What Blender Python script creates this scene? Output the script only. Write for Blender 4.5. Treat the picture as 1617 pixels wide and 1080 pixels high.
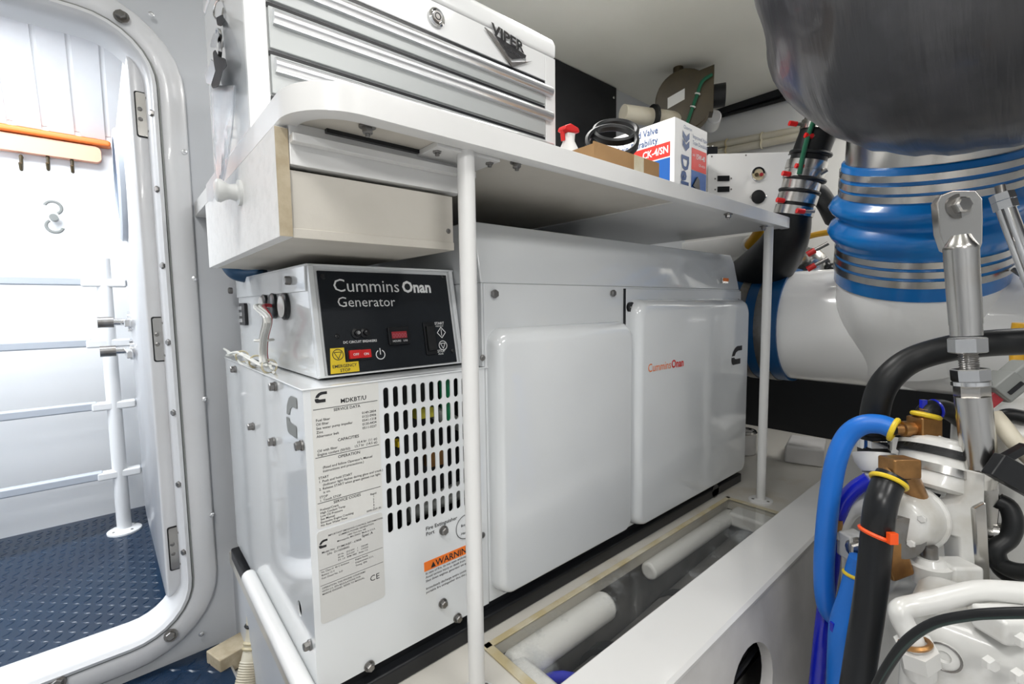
import bpy, bmesh, math, random
from mathutils import Vector, Matrix, Quaternion
for o in list(bpy.data.objects): bpy.data.objects.remove(o, do_unlink=True)
scene = bpy.context.scene
COL = scene.collection
V = Vector
random.seed(7)

# ------------------------------------------------------------------ camera
FPX, YAW, PIT, ROL = 729.7, .86207, .07988, -.01362     # focal length in px of the 1617x1080 frame
CZ = 0.86                                                # camera height above the engine room sole
FW = V((math.cos(YAW)*math.cos(PIT), math.sin(YAW)*math.cos(PIT), -math.sin(PIT)))
_r = V((math.sin(YAW), -math.cos(YAW), 0)); _u = _r.cross(FW)
RT = _r*math.cos(ROL)+_u*math.sin(ROL); UP = _u*math.cos(ROL)-_r*math.sin(ROL)
cd = bpy.data.cameras.new('camera'); cam = bpy.data.objects.new('camera', cd); COL.objects.link(cam)
cd.sensor_width = 36; cd.lens = FPX/1617*36; cd.clip_start = .01
cam.matrix_world = Matrix(((RT.x, UP.x, -FW.x, 0), (RT.y, UP.y, -FW.y, 0), (RT.z, UP.z, -FW.z, CZ), (0, 0, 0, 1)))
scene.camera = cam
scene.view_settings.view_transform = 'Standard'; scene.view_settings.look = 'None'
scene.view_settings.gamma = 1; scene.view_settings.use_curve_mapping = False
scene.view_settings.exposure = -0.06

# ------------------------------------------------------------------ world and lamps
w = bpy.data.worlds.new('world'); scene.world = w; w.use_nodes = True
w.node_tree.nodes['Background'].inputs[0].default_value = (.75, .87, 1, 1)
w.node_tree.nodes['Background'].inputs[1].default_value = .6
def area(name, loc, size, power, col, rot=(0, 0, 0)):
    l = bpy.data.lights.new(name, 'AREA'); l.shape = 'RECTANGLE'; l.size, l.size_y = size; l.energy = power; l.color = col
    o = bpy.data.objects.new(name, l); COL.objects.link(o); o.location = loc; o.rotation_euler = rot; return o
# unseen ceiling lamps added to light the engine room (their housings are built below), and the space beyond the door
LAMPS = [((-.25, .25, CZ+.925), (.16, .55), 8.5), ((.55, -.75, CZ+.925), (.55, .16), 8), ((-.9, -.9, CZ+.925), (.6, .2), 19), ((.62, .16, CZ+.925), (.5, .14), 2.2), ((2.12, .05, CZ+.925), (.14, .5), 8), ((.97, .84, CZ+.925), (.12, .34), 6.5)]  # one sits hidden behind the riser as added fill for that end
for p, s, e in LAMPS: area('unseen_ceiling_lamp', p, s, e, (1, .985, .96))
LAMPS_OUT = [((-.45, 1.82, CZ+.93), (.9, .35), 23), ((-1.5, 1.9, CZ+.93), (.7, .4), 17)]  # strong lamps added to overexpose the space beyond the door
for p, s, e in LAMPS_OUT: area('added_outer_lamp', p, s, e, (.93, .97, 1))

# ------------------------------------------------------------------ helpers
def ray(u, v): return FW + RT*((u-808.5)/FPX) + UP*((540-v)/FPX)
def P(u, v, x=None, y=None, z=None, d=None):            # pixel + one known world coordinate -> point (z counted from the lens)
    r = ray(u, v)
    if x is not None: return r*(x/r.x)
    if y is not None: return r*(y/r.y)
    if z is not None: return r*(z/r.z)
    return r*d
ORG = {}; TOPS = []
def tag(o, label=None, cat=None, group=None, kind=None):
    if label: o['label'] = label
    if cat: o['category'] = cat
    if group: o['group'] = group
    if kind: o['kind'] = kind
    return o
def link(o, parent=None, loc=V((0, 0, 0))):
    COL.objects.link(o); base = ORG[parent.name] if parent else V((0, 0, 0))
    o.parent = parent; o.location = loc-base; ORG[o.name] = V(loc)
    if not parent: TOPS.append(o)
    return o
def thing(name, loc, label=None, cat=None, group=None, kind=None):
    o = bpy.data.objects.new(name, None); o.empty_display_size = .05
    return tag(link(o, None, V(loc)), label, cat, group, kind)
def frame(n):
    n = V(n).normalized(); a = V((0, 0, 1)) if abs(n.z) < .9 else V((1, 0, 0))
    x = a.cross(n).normalized(); return x, n.cross(x), n
class MB:
    def __init__(s): s.v = []; s.f = []
    def add(s, vs, fs):
        b = len(s.v); s.v += [V(p) for p in vs]; s.f += [tuple(i+b for i in f) for f in fs]; return s
    def hexa(s, q): return s.add(q, [(0, 3, 2, 1), (4, 5, 6, 7), (0, 1, 5, 4), (1, 2, 6, 5), (2, 3, 7, 6), (3, 0, 4, 7)])
    def box(s, lo, hi):
        (a, b, c), (d, e, f) = lo, hi
        return s.hexa([(a, b, c), (d, b, c), (d, e, c), (a, e, c), (a, b, f), (d, b, f), (d, e, f), (a, e, f)])
    def obox(s, c, ax, ay, az):                          # centre and three half vectors
        c = V(c); return s.hexa([c+ax*i+ay*j+az*k for i, j, k in ((-1, -1, -1), (1, -1, -1), (1, 1, -1), (-1, 1, -1), (-1, -1, 1), (1, -1, 1), (1, 1, 1), (-1, 1, 1))])
    def loft(s, loops, cap0=True, cap1=True, closed=True):
        n = len(loops[0]); b = len(s.v)
        for l in loops: s.v += [V(p) for p in l]
        for k in range(len(loops)-1):
            for i in range(n if closed else n-1):
                j = (i+1) % n; s.f.append((b+k*n+i, b+k*n+j, b+(k+1)*n+j, b+(k+1)*n+i))
        if cap0: s.f.append(tuple(b+i for i in reversed(range(n))))
        if cap1: s.f.append(tuple(b+(len(loops)-1)*n+i for i in range(n)))
        return s
    def prism(s, poly, vec): vec = V(vec); return s.loft([poly, [V(p)+vec for p in poly]])
    def lathe(s, o, axis, prof, n=24, cap=True):         # prof: (distance along axis, radius)
        o = V(o); x, y, z = frame(axis)
        return s.loft([[o+z*h+(x*math.cos(2*math.pi*i/n)+y*math.sin(2*math.pi*i/n))*r for i in range(n)] for h, r in prof], cap, cap)
    def cyl(s, a, b, r, r2=None, n=20): a, b = V(a), V(b); return s.lathe(a, b-a, [(0, r), ((b-a).length, r if r2 is None else r2)], n)
    def tube(s, pts, r, n=14, smooth=5, prof=None):
        pts = [V(p) for p in pts]
        if smooth > 1 and len(pts) > 2:
            q = []; e = [pts[0]*2-pts[1]]+pts+[pts[-1]*2-pts[-2]]
            for i in range(1, len(e)-2):
                a, b, c, d = e[i-1:i+3]
                for k in range(smooth):
                    t = k/smooth; q.append(.5*((2*b)+(c-a)*t+(2*a-5*b+4*c-d)*t*t+(3*b-a-3*c+d)*t**3))
            q.append(pts[-1]); pts = q
        loops = []; px = None
        for i, p in enumerate(pts):
            t = (pts[min(i+1, len(pts)-1)]-pts[max(i-1, 0)]).normalized()
            if px is None: px = frame(t)[0]
            px = (px-t*px.dot(t)).normalized(); py = t.cross(px)
            rr = r(i/(len(pts)-1)) if callable(r) else r
            loops.append([p+(px*math.cos(2*math.pi*k/n)+py*math.sin(2*math.pi*k/n))*rr for k in range(n)])
        return s.loft(loops)
    def torus(s, c, axis, R, r, n=32, m=8, a0=0, a1=2*math.pi):
        x, y, z = frame(axis); c = V(c); full = abs(a1-a0-2*math.pi) < 1e-6; L = []
        for i in range(n+(0 if full else 1)):
            a = a0+(a1-a0)*i/n; d = x*math.cos(a)+y*math.sin(a)
            L.append([c+d*(R+r*math.cos(2*math.pi*k/m))+z*(r*math.sin(2*math.pi*k/m)) for k in range(m)])
        if full: L.append(L[0]); return s.loft(L, False, False)
        return s.loft(L)
    def text(s, body, o, right, up, h, wide=1.0, bold=0, align='L', spacing=1.0):
        vs, fs, wd = textmesh(body, bold, spacing); o = V(o); r = V(right).normalized()*h*wide; u = V(up).normalized()*h
        off = {'L': 0, 'C': wd/2, 'R': wd}[align]
        return s.add([o+r*(a-off)+u*b for a, b in vs], fs)
    def build(s, name, mat, parent=None, bevel=0, seg=2, label=None, cat=None, group=None, kind=None, loc=None, smooth=40, weld=False, solid=0):
        base = ORG[parent.name] if parent else (V(loc) if loc is not None else V((0, 0, 0)))
        if not parent and loc is None and s.v:
            base = V(((min(p.x for p in s.v)+max(p.x for p in s.v))/2, (min(p.y for p in s.v)+max(p.y for p in s.v))/2, min(p.z for p in s.v)))
        me = bpy.data.meshes.new(name); me.from_pydata([p-base for p in s.v], [], s.f); me.validate()
        bm = bmesh.new(); bm.from_mesh(me)
        if weld: bmesh.ops.remove_doubles(bm, verts=bm.verts, dist=1e-5)
        bmesh.ops.recalc_face_normals(bm, faces=bm.faces); bm.to_mesh(me); bm.free()
        if smooth and len(me.polygons):
            me.polygons.foreach_set('use_smooth', [True]*len(me.polygons)); me.set_sharp_from_angle(angle=math.radians(smooth))
        me.materials.append(mat)
        o = bpy.data.objects.new(name, me); link(o, parent, base)
        if solid: m = o.modifiers.new('solid', 'SOLIDIFY'); m.thickness = solid; m.offset = 0
        if bevel:
            m = o.modifiers.new('bevel', 'BEVEL'); m.width = bevel; m.segments = seg; m.limit_method = 'ANGLE'; m.angle_limit = math.radians(35); m.harden_normals = True
        return tag(o, label, cat, group, kind)
_tc = {}
def textmesh(body, bold, spacing):
    k = (body, bold, spacing)
    if k not in _tc:
        c = bpy.data.curves.new('t', 'FONT'); c.body = body; c.size = 1.39; c.offset = bold; c.resolution_u = 2; c.space_character = spacing
        o = bpy.data.objects.new('t', c); COL.objects.link(o)
        me = o.to_mesh(); vs = [(p.co.x, p.co.y) for p in me.vertices]; fs = [tuple(f.vertices) for f in me.polygons]
        o.to_mesh_clear(); bpy.data.objects.remove(o); bpy.data.curves.remove(c)
        _tc[k] = (vs, fs, max((a for a, b in vs), default=0))
    return _tc[k]
_pc = {}
def inst(key, fn, name, mat, parent, loc, n, label=None, spin=0):  # copies that share mesh data; fn builds around the origin, +z outward
    if key not in _pc:
        m = fn(); me = bpy.data.meshes.new(name); me.from_pydata(m.v, [], m.f)
        bm = bmesh.new(); bm.from_mesh(me); bmesh.ops.recalc_face_normals(bm, faces=bm.faces); bm.to_mesh(me); bm.free()
        me.polygons.foreach_set('use_smooth', [True]*len(me.polygons)); me.set_sharp_from_angle(angle=math.radians(35)); me.materials.append(mat); _pc[key] = me
    o = bpy.data.objects.new(name, _pc[key]); link(o, parent, V(loc))
    x, y, z = frame(n); o.rotation_mode = 'QUATERNION'
    o.rotation_quaternion = Matrix((x, y, z)).transposed().to_quaternion() @ Quaternion((0, 0, 1), spin)
    return tag(o, label)
def hexbolt(r, h, washer=0):
    def fn():
        m = MB(); z = 0
        if washer: m.cyl((0, 0, 0), (0, 0, h*.25), washer, n=16); z = h*.25
        m.lathe((0, 0, z), (0, 0, 1), [(0, r), (h*.6, r), (h*.75, r*.8)], 6); return m
    return fn
def screwhead(r):
    def fn():
        m = MB(); m.lathe((0, 0, 0), (0, 0, 1), [(0, r), (r*.3, r*.9), (r*.5, r*.45), (r*.42, r*.3)], 12)
        m.box((-r*.5, -r*.1, r*.4), (r*.5, r*.1, r*.53)); m.box((-r*.1, -r*.5, r*.4), (r*.1, r*.5, r*.53)); return m
    return fn
def rrect(x0, x1, z0, z1, r, n=6):                       # rounded rectangle, counter-clockwise
    out = []
    for cx, cz, a in ((x1-r, z1-r, 0), (x0+r, z1-r, 90), (x0+r, z0+r, 180), (x1-r, z0+r, 270)):
        for k in range(n+1): t = math.radians(a+90*k/n); out.append((cx+r*math.cos(t), cz+r*math.sin(t)))
    return out
def sheet(outer, holes, to3, thick):                     # a plate with real holes: 2D loops mapped by to3, thickness vector
    bm = bmesh.new(); loops = []
    for lp in [outer]+holes:
        vs = [bm.verts.new((a, b, 0)) for a, b in lp]; loops.append(vs)
        for i in range(len(vs)): bm.edges.new((vs[i], vs[(i+1) % len(vs)]))
    bmesh.ops.triangle_fill(bm, use_beauty=True, use_dissolve=False, edges=bm.edges[:])
    bm.verts.index_update(); m = MB(); n = len(bm.verts); t = V(thick)
    vs = [to3(p.co.x, p.co.y) for p in bm.verts]; fs = [tuple(p.index for p in f.verts) for f in bm.faces]
    m.add(vs+[p+t for p in vs], fs+[tuple(i+n for i in reversed(f)) for f in fs])
    for lp in loops:
        for i in range(len(lp)): a, b = lp[i].index, lp[(i+1) % len(lp)].index; m.f.append((a, b, b+n, a+n))
    bm.free(); return m

# ------------------------------------------------------------------ materials
def mat(name, col, rough=.4, metal=0, coat=0, noise=None, bump=0, bscale=60, spec=.5, alpha=1, emit=0, wave=None, sss=0):
    m = bpy.data.materials.new(name); m.use_nodes = True; nt = m.node_tree; b = nt.nodes['Principled BSDF']
    b.inputs['Base Color'].default_value = (*col, 1); b.inputs['Roughness'].default_value = rough; b.inputs['Metallic'].default_value = metal
    b.inputs['Coat Weight'].default_value = coat; b.inputs['Coat Roughness'].default_value = .05; b.inputs['Specular IOR Level'].default_value = spec; b.inputs['Alpha'].default_value = alpha
    if emit: b.inputs['Emission Color'].default_value = (*col, 1); b.inputs['Emission Strength'].default_value = emit
    tc = nt.nodes.new('ShaderNodeTexCoord')
    if noise:                                            # (scale, second colour, low, high)
        n = nt.nodes.new('ShaderNodeTexNoise'); n.inputs['Scale'].default_value = noise[0]; n.inputs['Detail'].default_value = 6
        rp = nt.nodes.new('ShaderNodeMapRange'); rp.inputs[1].default_value = noise[2]; rp.inputs[2].default_value = noise[3]
        mx = nt.nodes.new('ShaderNodeMix'); mx.data_type = 'RGBA'; mx.inputs[6].default_value = (*col, 1); mx.inputs[7].default_value = (*noise[1], 1)
        nt.links.new(tc.outputs['Object'], n.inputs['Vector']); nt.links.new(n.outputs['Fac'], rp.inputs[0]); nt.links.new(rp.outputs[0], mx.inputs[0]); nt.links.new(mx.outputs[2], b.inputs['Base Color'])
    if bump:
        n2 = nt.nodes.new('ShaderNodeTexNoise'); n2.inputs['Scale'].default_value = bscale; n2.inputs['Detail'].default_value = 3
        bp = nt.nodes.new('ShaderNodeBump'); bp.inputs['Strength'].default_value = bump; bp.inputs['Distance'].default_value = .002
        if wave:
            mp = nt.nodes.new('ShaderNodeMapping'); mp.inputs['Scale'].default_value = wave; nt.links.new(tc.outputs['Object'], mp.inputs[0]); nt.links.new(mp.outputs[0], n2.inputs['Vector'])
        else: nt.links.new(tc.outputs['Object'], n2.inputs['Vector'])
        nt.links.new(n2.outputs['Fac'], bp.inputs['Height']); nt.links.new(bp.outputs[0], b.inputs['Normal'])
    return m
M = {}
M['gel'] = mat('white_gelcoat', (.78, .78, .77), .28, coat=.3, noise=(5, (.72, .72, .71), .45, .75))
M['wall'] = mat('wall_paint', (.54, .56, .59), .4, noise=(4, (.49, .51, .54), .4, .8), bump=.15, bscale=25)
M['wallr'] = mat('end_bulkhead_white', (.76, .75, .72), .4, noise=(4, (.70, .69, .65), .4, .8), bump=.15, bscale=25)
M['frame'] = mat('door_frame_white', (.66, .67, .69), .3, coat=.2, noise=(7, (.60, .60, .61), .5, .8))
M['ceil'] = mat('ceiling_liner', (.74, .73, .66), .55, noise=(3, (.69, .68, .61), .4, .7), bump=.1, bscale=200)
M['gen'] = mat('generator_white_enamel', (.76, .785, .80), .13, coat=.7, noise=(4, (.73, .755, .77), .4, .7))
M['tubew'] = mat('exhaust_tube_white', (.86, .86, .85), .16, coat=.6)
M['tool'] = mat('toolbox_white_enamel', (.80, .81, .81), .22, coat=.5)
M['draw'] = mat('drawer_face_grey', (.46, .48, .48), .35, metal=.2)
M['alu'] = mat('brushed_aluminium', (.80, .81, .83), .28, metal=.9, bump=.08, bscale=40, wave=(1, 60, 60))
M['steel'] = mat('stainless', (.55, .54, .52), .24, metal=1, noise=(14, (.50, .47, .43), .5, .8), bump=.1, bscale=30)
M['chrome'] = mat('chrome', (.80, .80, .80), .1, metal=1)
M['dsteel'] = mat('dull_steel', (.25, .245, .24), .35, metal=.9, noise=(60, (.22, .20, .18), .45, .7))
M['black'] = mat('black_paint', (.010, .011, .013), .3, spec=.4)
M['panel'] = mat('black_panel', (.009, .012, .016), .5, bump=.15, bscale=500, spec=.25)
M['rubber'] = mat('black_rubber', (.009, .010, .011), .42, noise=(20, (.018, .019, .020), .5, .8), spec=.35)
M['bootblue'] = mat('shaded_blue_sleeve', (.004, .075, .22), .35)  # blue darkened so the colour carries the shade on the far boot
M['matte'] = mat('black_board', (.012, .013, .015), .6, noise=(3, (.022, .023, .023), .5, .8), spec=.3)
M['wrap'] = mat('black_wrap', (.040, .041, .047), .34, noise=(6, (.105, .105, .115), .46, .72), bump=1.0, bscale=5, wave=(1.5, 14, 1.5), coat=.25)
M['blue'] = mat('blue_silicone', (.004, .17, .54), .25, noise=(9, (.006, .22, .62), .45, .75), coat=.3)
M['bluehose'] = mat('light_blue_hose', (.010, .16, .62), .4)
M['dkblue'] = mat('dark_blue_hose', (.010, .020, .50), .22, coat=.3)
M['navy'] = mat('dark_teal_hose', (.006, .05, .12), .35)
M['deck'] = mat('blue_diamond_plate', (.006, .020, .048), .24, spec=.45, noise=(3, (.010, .030, .065), .4, .7), bump=.08, bscale=150)
M['wood'] = mat('painted_plywood', (.60, .57, .51), .55, noise=(6, (.53, .50, .44), .45, .7), bump=.25, bscale=60)
M['edge'] = mat('raw_plywood_edge', (.50, .43, .31), .7, noise=(40, (.40, .33, .22), .4, .65), bump=.3, bscale=120)
M['knob'] = mat('white_knob', (.62, .63, .62), .35)
M['knobw'] = mat('painted_drawer_front', (.78, .78, .77), .55, noise=(60, (.72, .72, .71), .45, .7), bump=.2, bscale=150)
M['print'] = mat('print_black', (.015, .015, .017), .5)
M['pwhite'] = mat('print_white', (.85, .86, .86), .5)
M['red'] = mat('red_plastic', (.70, .015, .015), .3)
M['redprint'] = mat('print_red', (.72, .03, .02), .5)
M['orange'] = mat('print_orange', (.90, .20, .02), .5)
M['ziporange'] = mat('orange_ziptie', (.95, .10, .01), .4)
M['yellow'] = mat('yellow_sticker', (.85, .62, .02), .45)
M['yclamp'] = mat('yellow_clamp', (.80, .58, .03), .4)
M['ypipe'] = mat('yellow_pipe', (.75, .40, .02), .4)
M['label'] = mat('paper_label', (.70, .70, .67), .4, noise=(8, (.64, .63, .59), .45, .7))
M['labelb'] = mat('silver_label', (.62, .62, .60), .4)
M['brass'] = mat('brass_fitting', (.42, .22, .08), .35, metal=.85, noise=(30, (.28, .15, .06), .45, .65))
M['brown'] = mat('brown_housing', (.048, .034, .012), .45, noise=(8, (.075, .055, .022), .4, .7))
M['card'] = mat('cardboard', (.36, .21, .09), .75, noise=(12, (.30, .17, .07), .4, .7))
M['boxw'] = mat('carton_white', (.80, .80, .79), .5)
M['boxb'] = mat('carton_blue', (.010, .10, .38), .45)
M['navyprint'] = mat('print_navy', (.015, .06, .20), .5)
M['cream'] = mat('cream_plastic', (.62, .58, .47), .45, noise=(9, (.52, .46, .34), .45, .7))
M['green'] = mat('green_wire', (.01, .12, .06), .4)
M['dkgreen'] = mat('dark_green_wire', (.010, .028, .024), .4)
M['wire'] = mat('white_wire', (.70, .70, .66), .45)
M['wiregrey'] = mat('grey_wire', (.40, .40, .38), .45)
M['redwire'] = mat('red_wire', (.35, .02, .03), .4)
M['teal'] = mat('teal_plastic', (.005, .22, .28), .5)
M['eng'] = mat('white_engine_paint', (.66, .66, .64), .3, coat=.3, noise=(14, (.50, .48, .43), .50, .72), bump=.12, bscale=90)
M['grp'] = mat('grey_laminate', (.62, .61, .60), .35, noise=(6, (.45, .44, .43), .45, .72), bump=.3, bscale=18)
M['dirty'] = mat('dirty_white_sole', (.62, .60, .55), .35, noise=(5, (.44, .36, .23), .55, .8), coat=.2)
M['seal'] = mat('yellowed_sealant', (.50, .42, .24), .5, noise=(18, (.62, .58, .46), .4, .65))
M['greypl'] = mat('grey_plastic', (.22, .23, .22), .4)
M['orangebar'] = mat('orange_trim', (.90, .22, .04), .35)
M['white'] = mat('outer_white', (.86, .87, .88), .3)
M['railp'] = mat('rail_grey', (.50, .54, .60), .35)
M['tread'] = M['deck']
M['lamp'] = mat('lamp_diffuser', (1, .98, .95), .5, emit=6)
def glassy(name, col, fac, rough=.05, haze=0, splash=False):
    m = bpy.data.materials.new(name); m.use_nodes = True; nt = m.node_tree; nt.nodes.remove(nt.nodes['Principled BSDF'])
    t = nt.nodes.new('ShaderNodeBsdfTransparent'); t.inputs[0].default_value = (*col, 1); g = nt.nodes.new('ShaderNodeBsdfGlossy'); g.inputs['Roughness'].default_value = rough
    lw = nt.nodes.new('ShaderNodeLayerWeight'); lw.inputs[0].default_value = .5; pw = nt.nodes.new('ShaderNodeMath'); pw.operation = 'POWER'; pw.inputs[1].default_value = 4; nt.links.new(lw.outputs['Facing'], pw.inputs[0])
    ad = nt.nodes.new('ShaderNodeMath'); ad.operation = 'ADD'; ad.inputs[1].default_value = fac; mx = nt.nodes.new('ShaderNodeMixShader')
    nt.links.new(pw.outputs[0], ad.inputs[0]); nt.links.new(ad.outputs[0], mx.inputs[0]); nt.links.new(t.outputs[0], mx.inputs[1]); nt.links.new(g.outputs[0], mx.inputs[2])
    if haze:
        df = nt.nodes.new('ShaderNodeBsdfDiffuse'); df.inputs[0].default_value = (.85, .87, .9, 1); m2 = nt.nodes.new('ShaderNodeMixShader'); m2.inputs[0].default_value = haze
        nt.links.new(mx.outputs[0], m2.inputs[1]); nt.links.new(df.outputs[0], m2.inputs[2]); mx = m2
    if splash:                                           # dried white residue and grime on the sheet
        tc = nt.nodes.new('ShaderNodeTexCoord'); n1 = nt.nodes.new('ShaderNodeTexNoise'); n1.inputs['Scale'].default_value = 5.5; n1.inputs['Detail'].default_value = 10; n1.inputs['Roughness'].default_value = .7
        mr = nt.nodes.new('ShaderNodeMapRange'); mr.inputs[1].default_value = .57; mr.inputs[2].default_value = .74; mr.inputs[3].default_value = .012; mr.inputs[4].default_value = .55
        df = nt.nodes.new('ShaderNodeBsdfDiffuse'); df.inputs[0].default_value = (.55, .58, .60, 1); m2 = nt.nodes.new('ShaderNodeMixShader')
        nt.links.new(tc.outputs['Object'], n1.inputs['Vector']); nt.links.new(n1.outputs['Fac'], mr.inputs[0]); nt.links.new(mr.outputs[0], m2.inputs[0]); nt.links.new(mx.outputs[0], m2.inputs[1]); nt.links.new(df.outputs[0], m2.inputs[2]); mx = m2
    nt.links.new(mx.outputs[0], nt.nodes['Material Output'].inputs[0]); return m
M['plexi'] = glassy('acrylic_sheet', (.97, .97, .96), .0, .10, .0, True)
M['pit'] = mat('bilge_grey', (.16, .155, .15), .5, noise=(8, (.07, .068, .066), .42, .65), bump=.2, bscale=25)
M['poly'] = glassy('clear_bag', (.93, .95, .97), .0, .3, .07)
M['glass'] = glassy('port_glass', (.75, .85, .95), .05)
# ================================================================== THE SETTING
W = 1.34; ZC = .97; ZF = -.86; XR = 2.42; XL = -1.9; YN = -1.7
MB().box((XL, YN, ZF-.05), (XR, W, ZF)).build('floor', M['grp'], kind='structure', label='grey engine room sole under the machinery')
MB().box((XL, YN, ZC), (XR+.06, W+.06, ZC+.05)).build('ceiling', M['ceil'], kind='structure', label='plain grey-beige liner overhead')
# back wall with the rounded doorway cut out
DX0, DX1, DZ0, DZ1, DR = -.52, .105, -.775, .62, .125
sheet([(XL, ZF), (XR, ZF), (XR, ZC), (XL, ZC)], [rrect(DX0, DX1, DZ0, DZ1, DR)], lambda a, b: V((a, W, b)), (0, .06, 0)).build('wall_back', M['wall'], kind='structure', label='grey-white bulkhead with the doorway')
MB().box((XR, YN, ZF), (XR+.06, W, ZC)).build('wall_right', M['wallr'], kind='structure', label='white end bulkhead behind the exhaust pipe')
MB().box((XR-.02, .0, ZF), (XR-.001, W-.002, -.06)).build('wall_right_shade', M['matte'], kind='structure', label='black sheet standing in for shade on the lower end bulkhead')  # black sheet in place of the shade under the exhaust tube
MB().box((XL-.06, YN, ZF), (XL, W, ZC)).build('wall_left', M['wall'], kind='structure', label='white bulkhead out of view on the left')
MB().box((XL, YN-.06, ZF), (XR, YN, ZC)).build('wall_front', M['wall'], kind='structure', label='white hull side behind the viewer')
# black strip where ceiling meets the end bulkhead, and a sloping cove below it
MB().box((XR-.05, .0, ZC-.03), (XR, 1.30, ZC)).build('trim_1', M['matte'], kind='structure', label='black strip along the top of the end bulkhead')
MB().prism([(XR, 0, ZC-.03), (XR, 1.33, ZC-.03), (XR, 1.33, ZC-.20), (XR, 0, ZC-.20)], (-.012, 0, 0)).build('trim_2', M['gel'], bevel=.004, kind='structure', label='white band under the black ceiling strip')
for i, (p, s, e) in enumerate(LAMPS):  # fixtures for the unseen lamps, all out of view
    t = thing('unseen_ceiling_light', (p[0], p[1], ZC-.03), ['unseen rectangular ceiling light added near the doorway', 'long unseen ceiling light added behind the viewer', 'long unseen ceiling light added in the far corner behind the viewer', 'unseen ceiling light added above the bench edge', 'added fill light hidden behind the exhaust riser', 'ceiling light above the oil carton'][i], 'light')
    a, b = s[0]/2+.02, s[1]/2+.02
    MB().box((p[0]-a, p[1]-b, ZC-.018), (p[0]+a, p[1]+b, ZC)).build('housing', M['gel'], t, bevel=.004)
    MB().box((p[0]-s[0]/2, p[1]-s[1]/2, ZC-.026), (p[0]+s[0]/2, p[1]+s[1]/2, ZC-.018)).build('diffuser', M['lamp'], t)

# ---- doorway: frame, bolts, hinges and the open leaf
door = thing('door_1', (DX1, W, DZ0), label='white bulkhead doorway with rounded frame and open leaf', kind='structure')
def ring(prof, n=8):                                     # prof: (outward offset, y)
    return [[V((a, y, b)) for a, b in rrect(DX0-o, DX1+o, DZ0-o, DZ1+o, max(DR+o, .02), n)] for o, y in prof]
m = MB(); m.loft(ring([(.050, W), (.050, W-.010), (.046, W-.014), (.008, W-.016), (.004, W-.012), (0, W-.012), (0, W)]), False, False); m.build('outer_flange', M['frame'], door, smooth=50)
m = MB(); m.loft(ring([(0, W-.006), (-.003, W-.020), (-.010, W-.022), (-.014, W-.016), (-.018, W-.012), (-.024, W+.02), (-.030, W+.062), (0, W+.062)]), False, False); m.build('jamb', M['frame'], door, smooth=50)
m = MB(); m.loft(ring([(.002, W-.0125), (.002, W-.0150), (-.001, W-.0150), (-.001, W-.0125)]), False, False); m.build('gasket', M['greypl'], door)
def dpt(u, v, y=W): return P(u, v, y=y)
for k, v in enumerate((180, 300, 420, 540, 650, 762, 868)):
    q = dpt((245, 257, 267, 277, 286, 294, 303)[k], v, W-.016)
    inst('jambbolt', hexbolt(.0075, .012), 'jamb_bolt', M['dsteel'], door, V((DX1-.010, W-.014, q.z)), (-1, -.5, 0))
for u, v in ((192, 27), (270, 1003), (92, 1078)):
    q = dpt(u, v, W-.02); inst('frbolt', hexbolt(.010, .012, .014), 'frame_bolt', M['dsteel'], door, q, (-.2, -1, .25))
for u, v in ((239, 23), (291, 240), (307, 440), (323, 630), (335, 813), (318, 1001)):
    q = dpt(u, v, W-.015); inst('flscrew', screwhead(.006), 'flange_screw', M['alu'], door, q, (0, -1, 0))
# leaf, swung out into the space beyond; its hinge edge faces the room
A = V((.055, W+.014, 0)); B = V((.040, 2.086, 0)); ld3 = (B-A).normalized(); ln3 = V((-ld3.y, ld3.x, 0)); LW = (B-A).length
lz0, lz1, TH = -.716, .600, .038
def leafpt(a, b, c): return A+ld3*a+V((0, 0, b))+ln3*c
leaf = MB().loft([[leafpt(a, b, c) for a, b in rrect(i, LW-i, lz0+i, lz1-i, .06-i)] for i, c in ((.005, -TH), (0, -TH+.005), (0, -.005), (.005, 0))]).build('door_leaf', M['frame'], door, smooth=50)
def edgept(c, b, o): return leafpt(-o, b, -c)             # c across the hinge edge, o out of it
for za, zb in ((.487, .387), (-.016, -.121), (-.521, -.630)):
    c, h = (za+zb)/2, (za-zb)/2
    hin = MB().loft([[edgept(a, b, e) for a, b in rrect(.008, TH+.006, c-h, c+h, .005)] for e in (-.001, .0012)]).build('hinge_recess', M['black'], door)
    MB().loft([[edgept(a, b, e) for a, b in rrect(.0105, TH+.0035, c-h+.003, c+h-.003, .004)] for e in (.001, .0035)]).build('hinge_plate', M['steel'], hin)
    MB().cyl(edgept(TH-.003, c-h+.004, .005), edgept(TH-.003, c+h-.004, .005), .0055, n=12).build('hinge_knuckle', M['steel'], hin)
    for a, b in ((TH-.006, h*.72), (TH-.006, -h*.72), (.0165, h*.22), (.0165, -h*.22)):
        inst('hscrew', screwhead(.0048), 'hinge_screw', M['dsteel'], hin, edgept(a, c+b, .0035 if a < .02 else .0098), -ld3)
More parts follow.
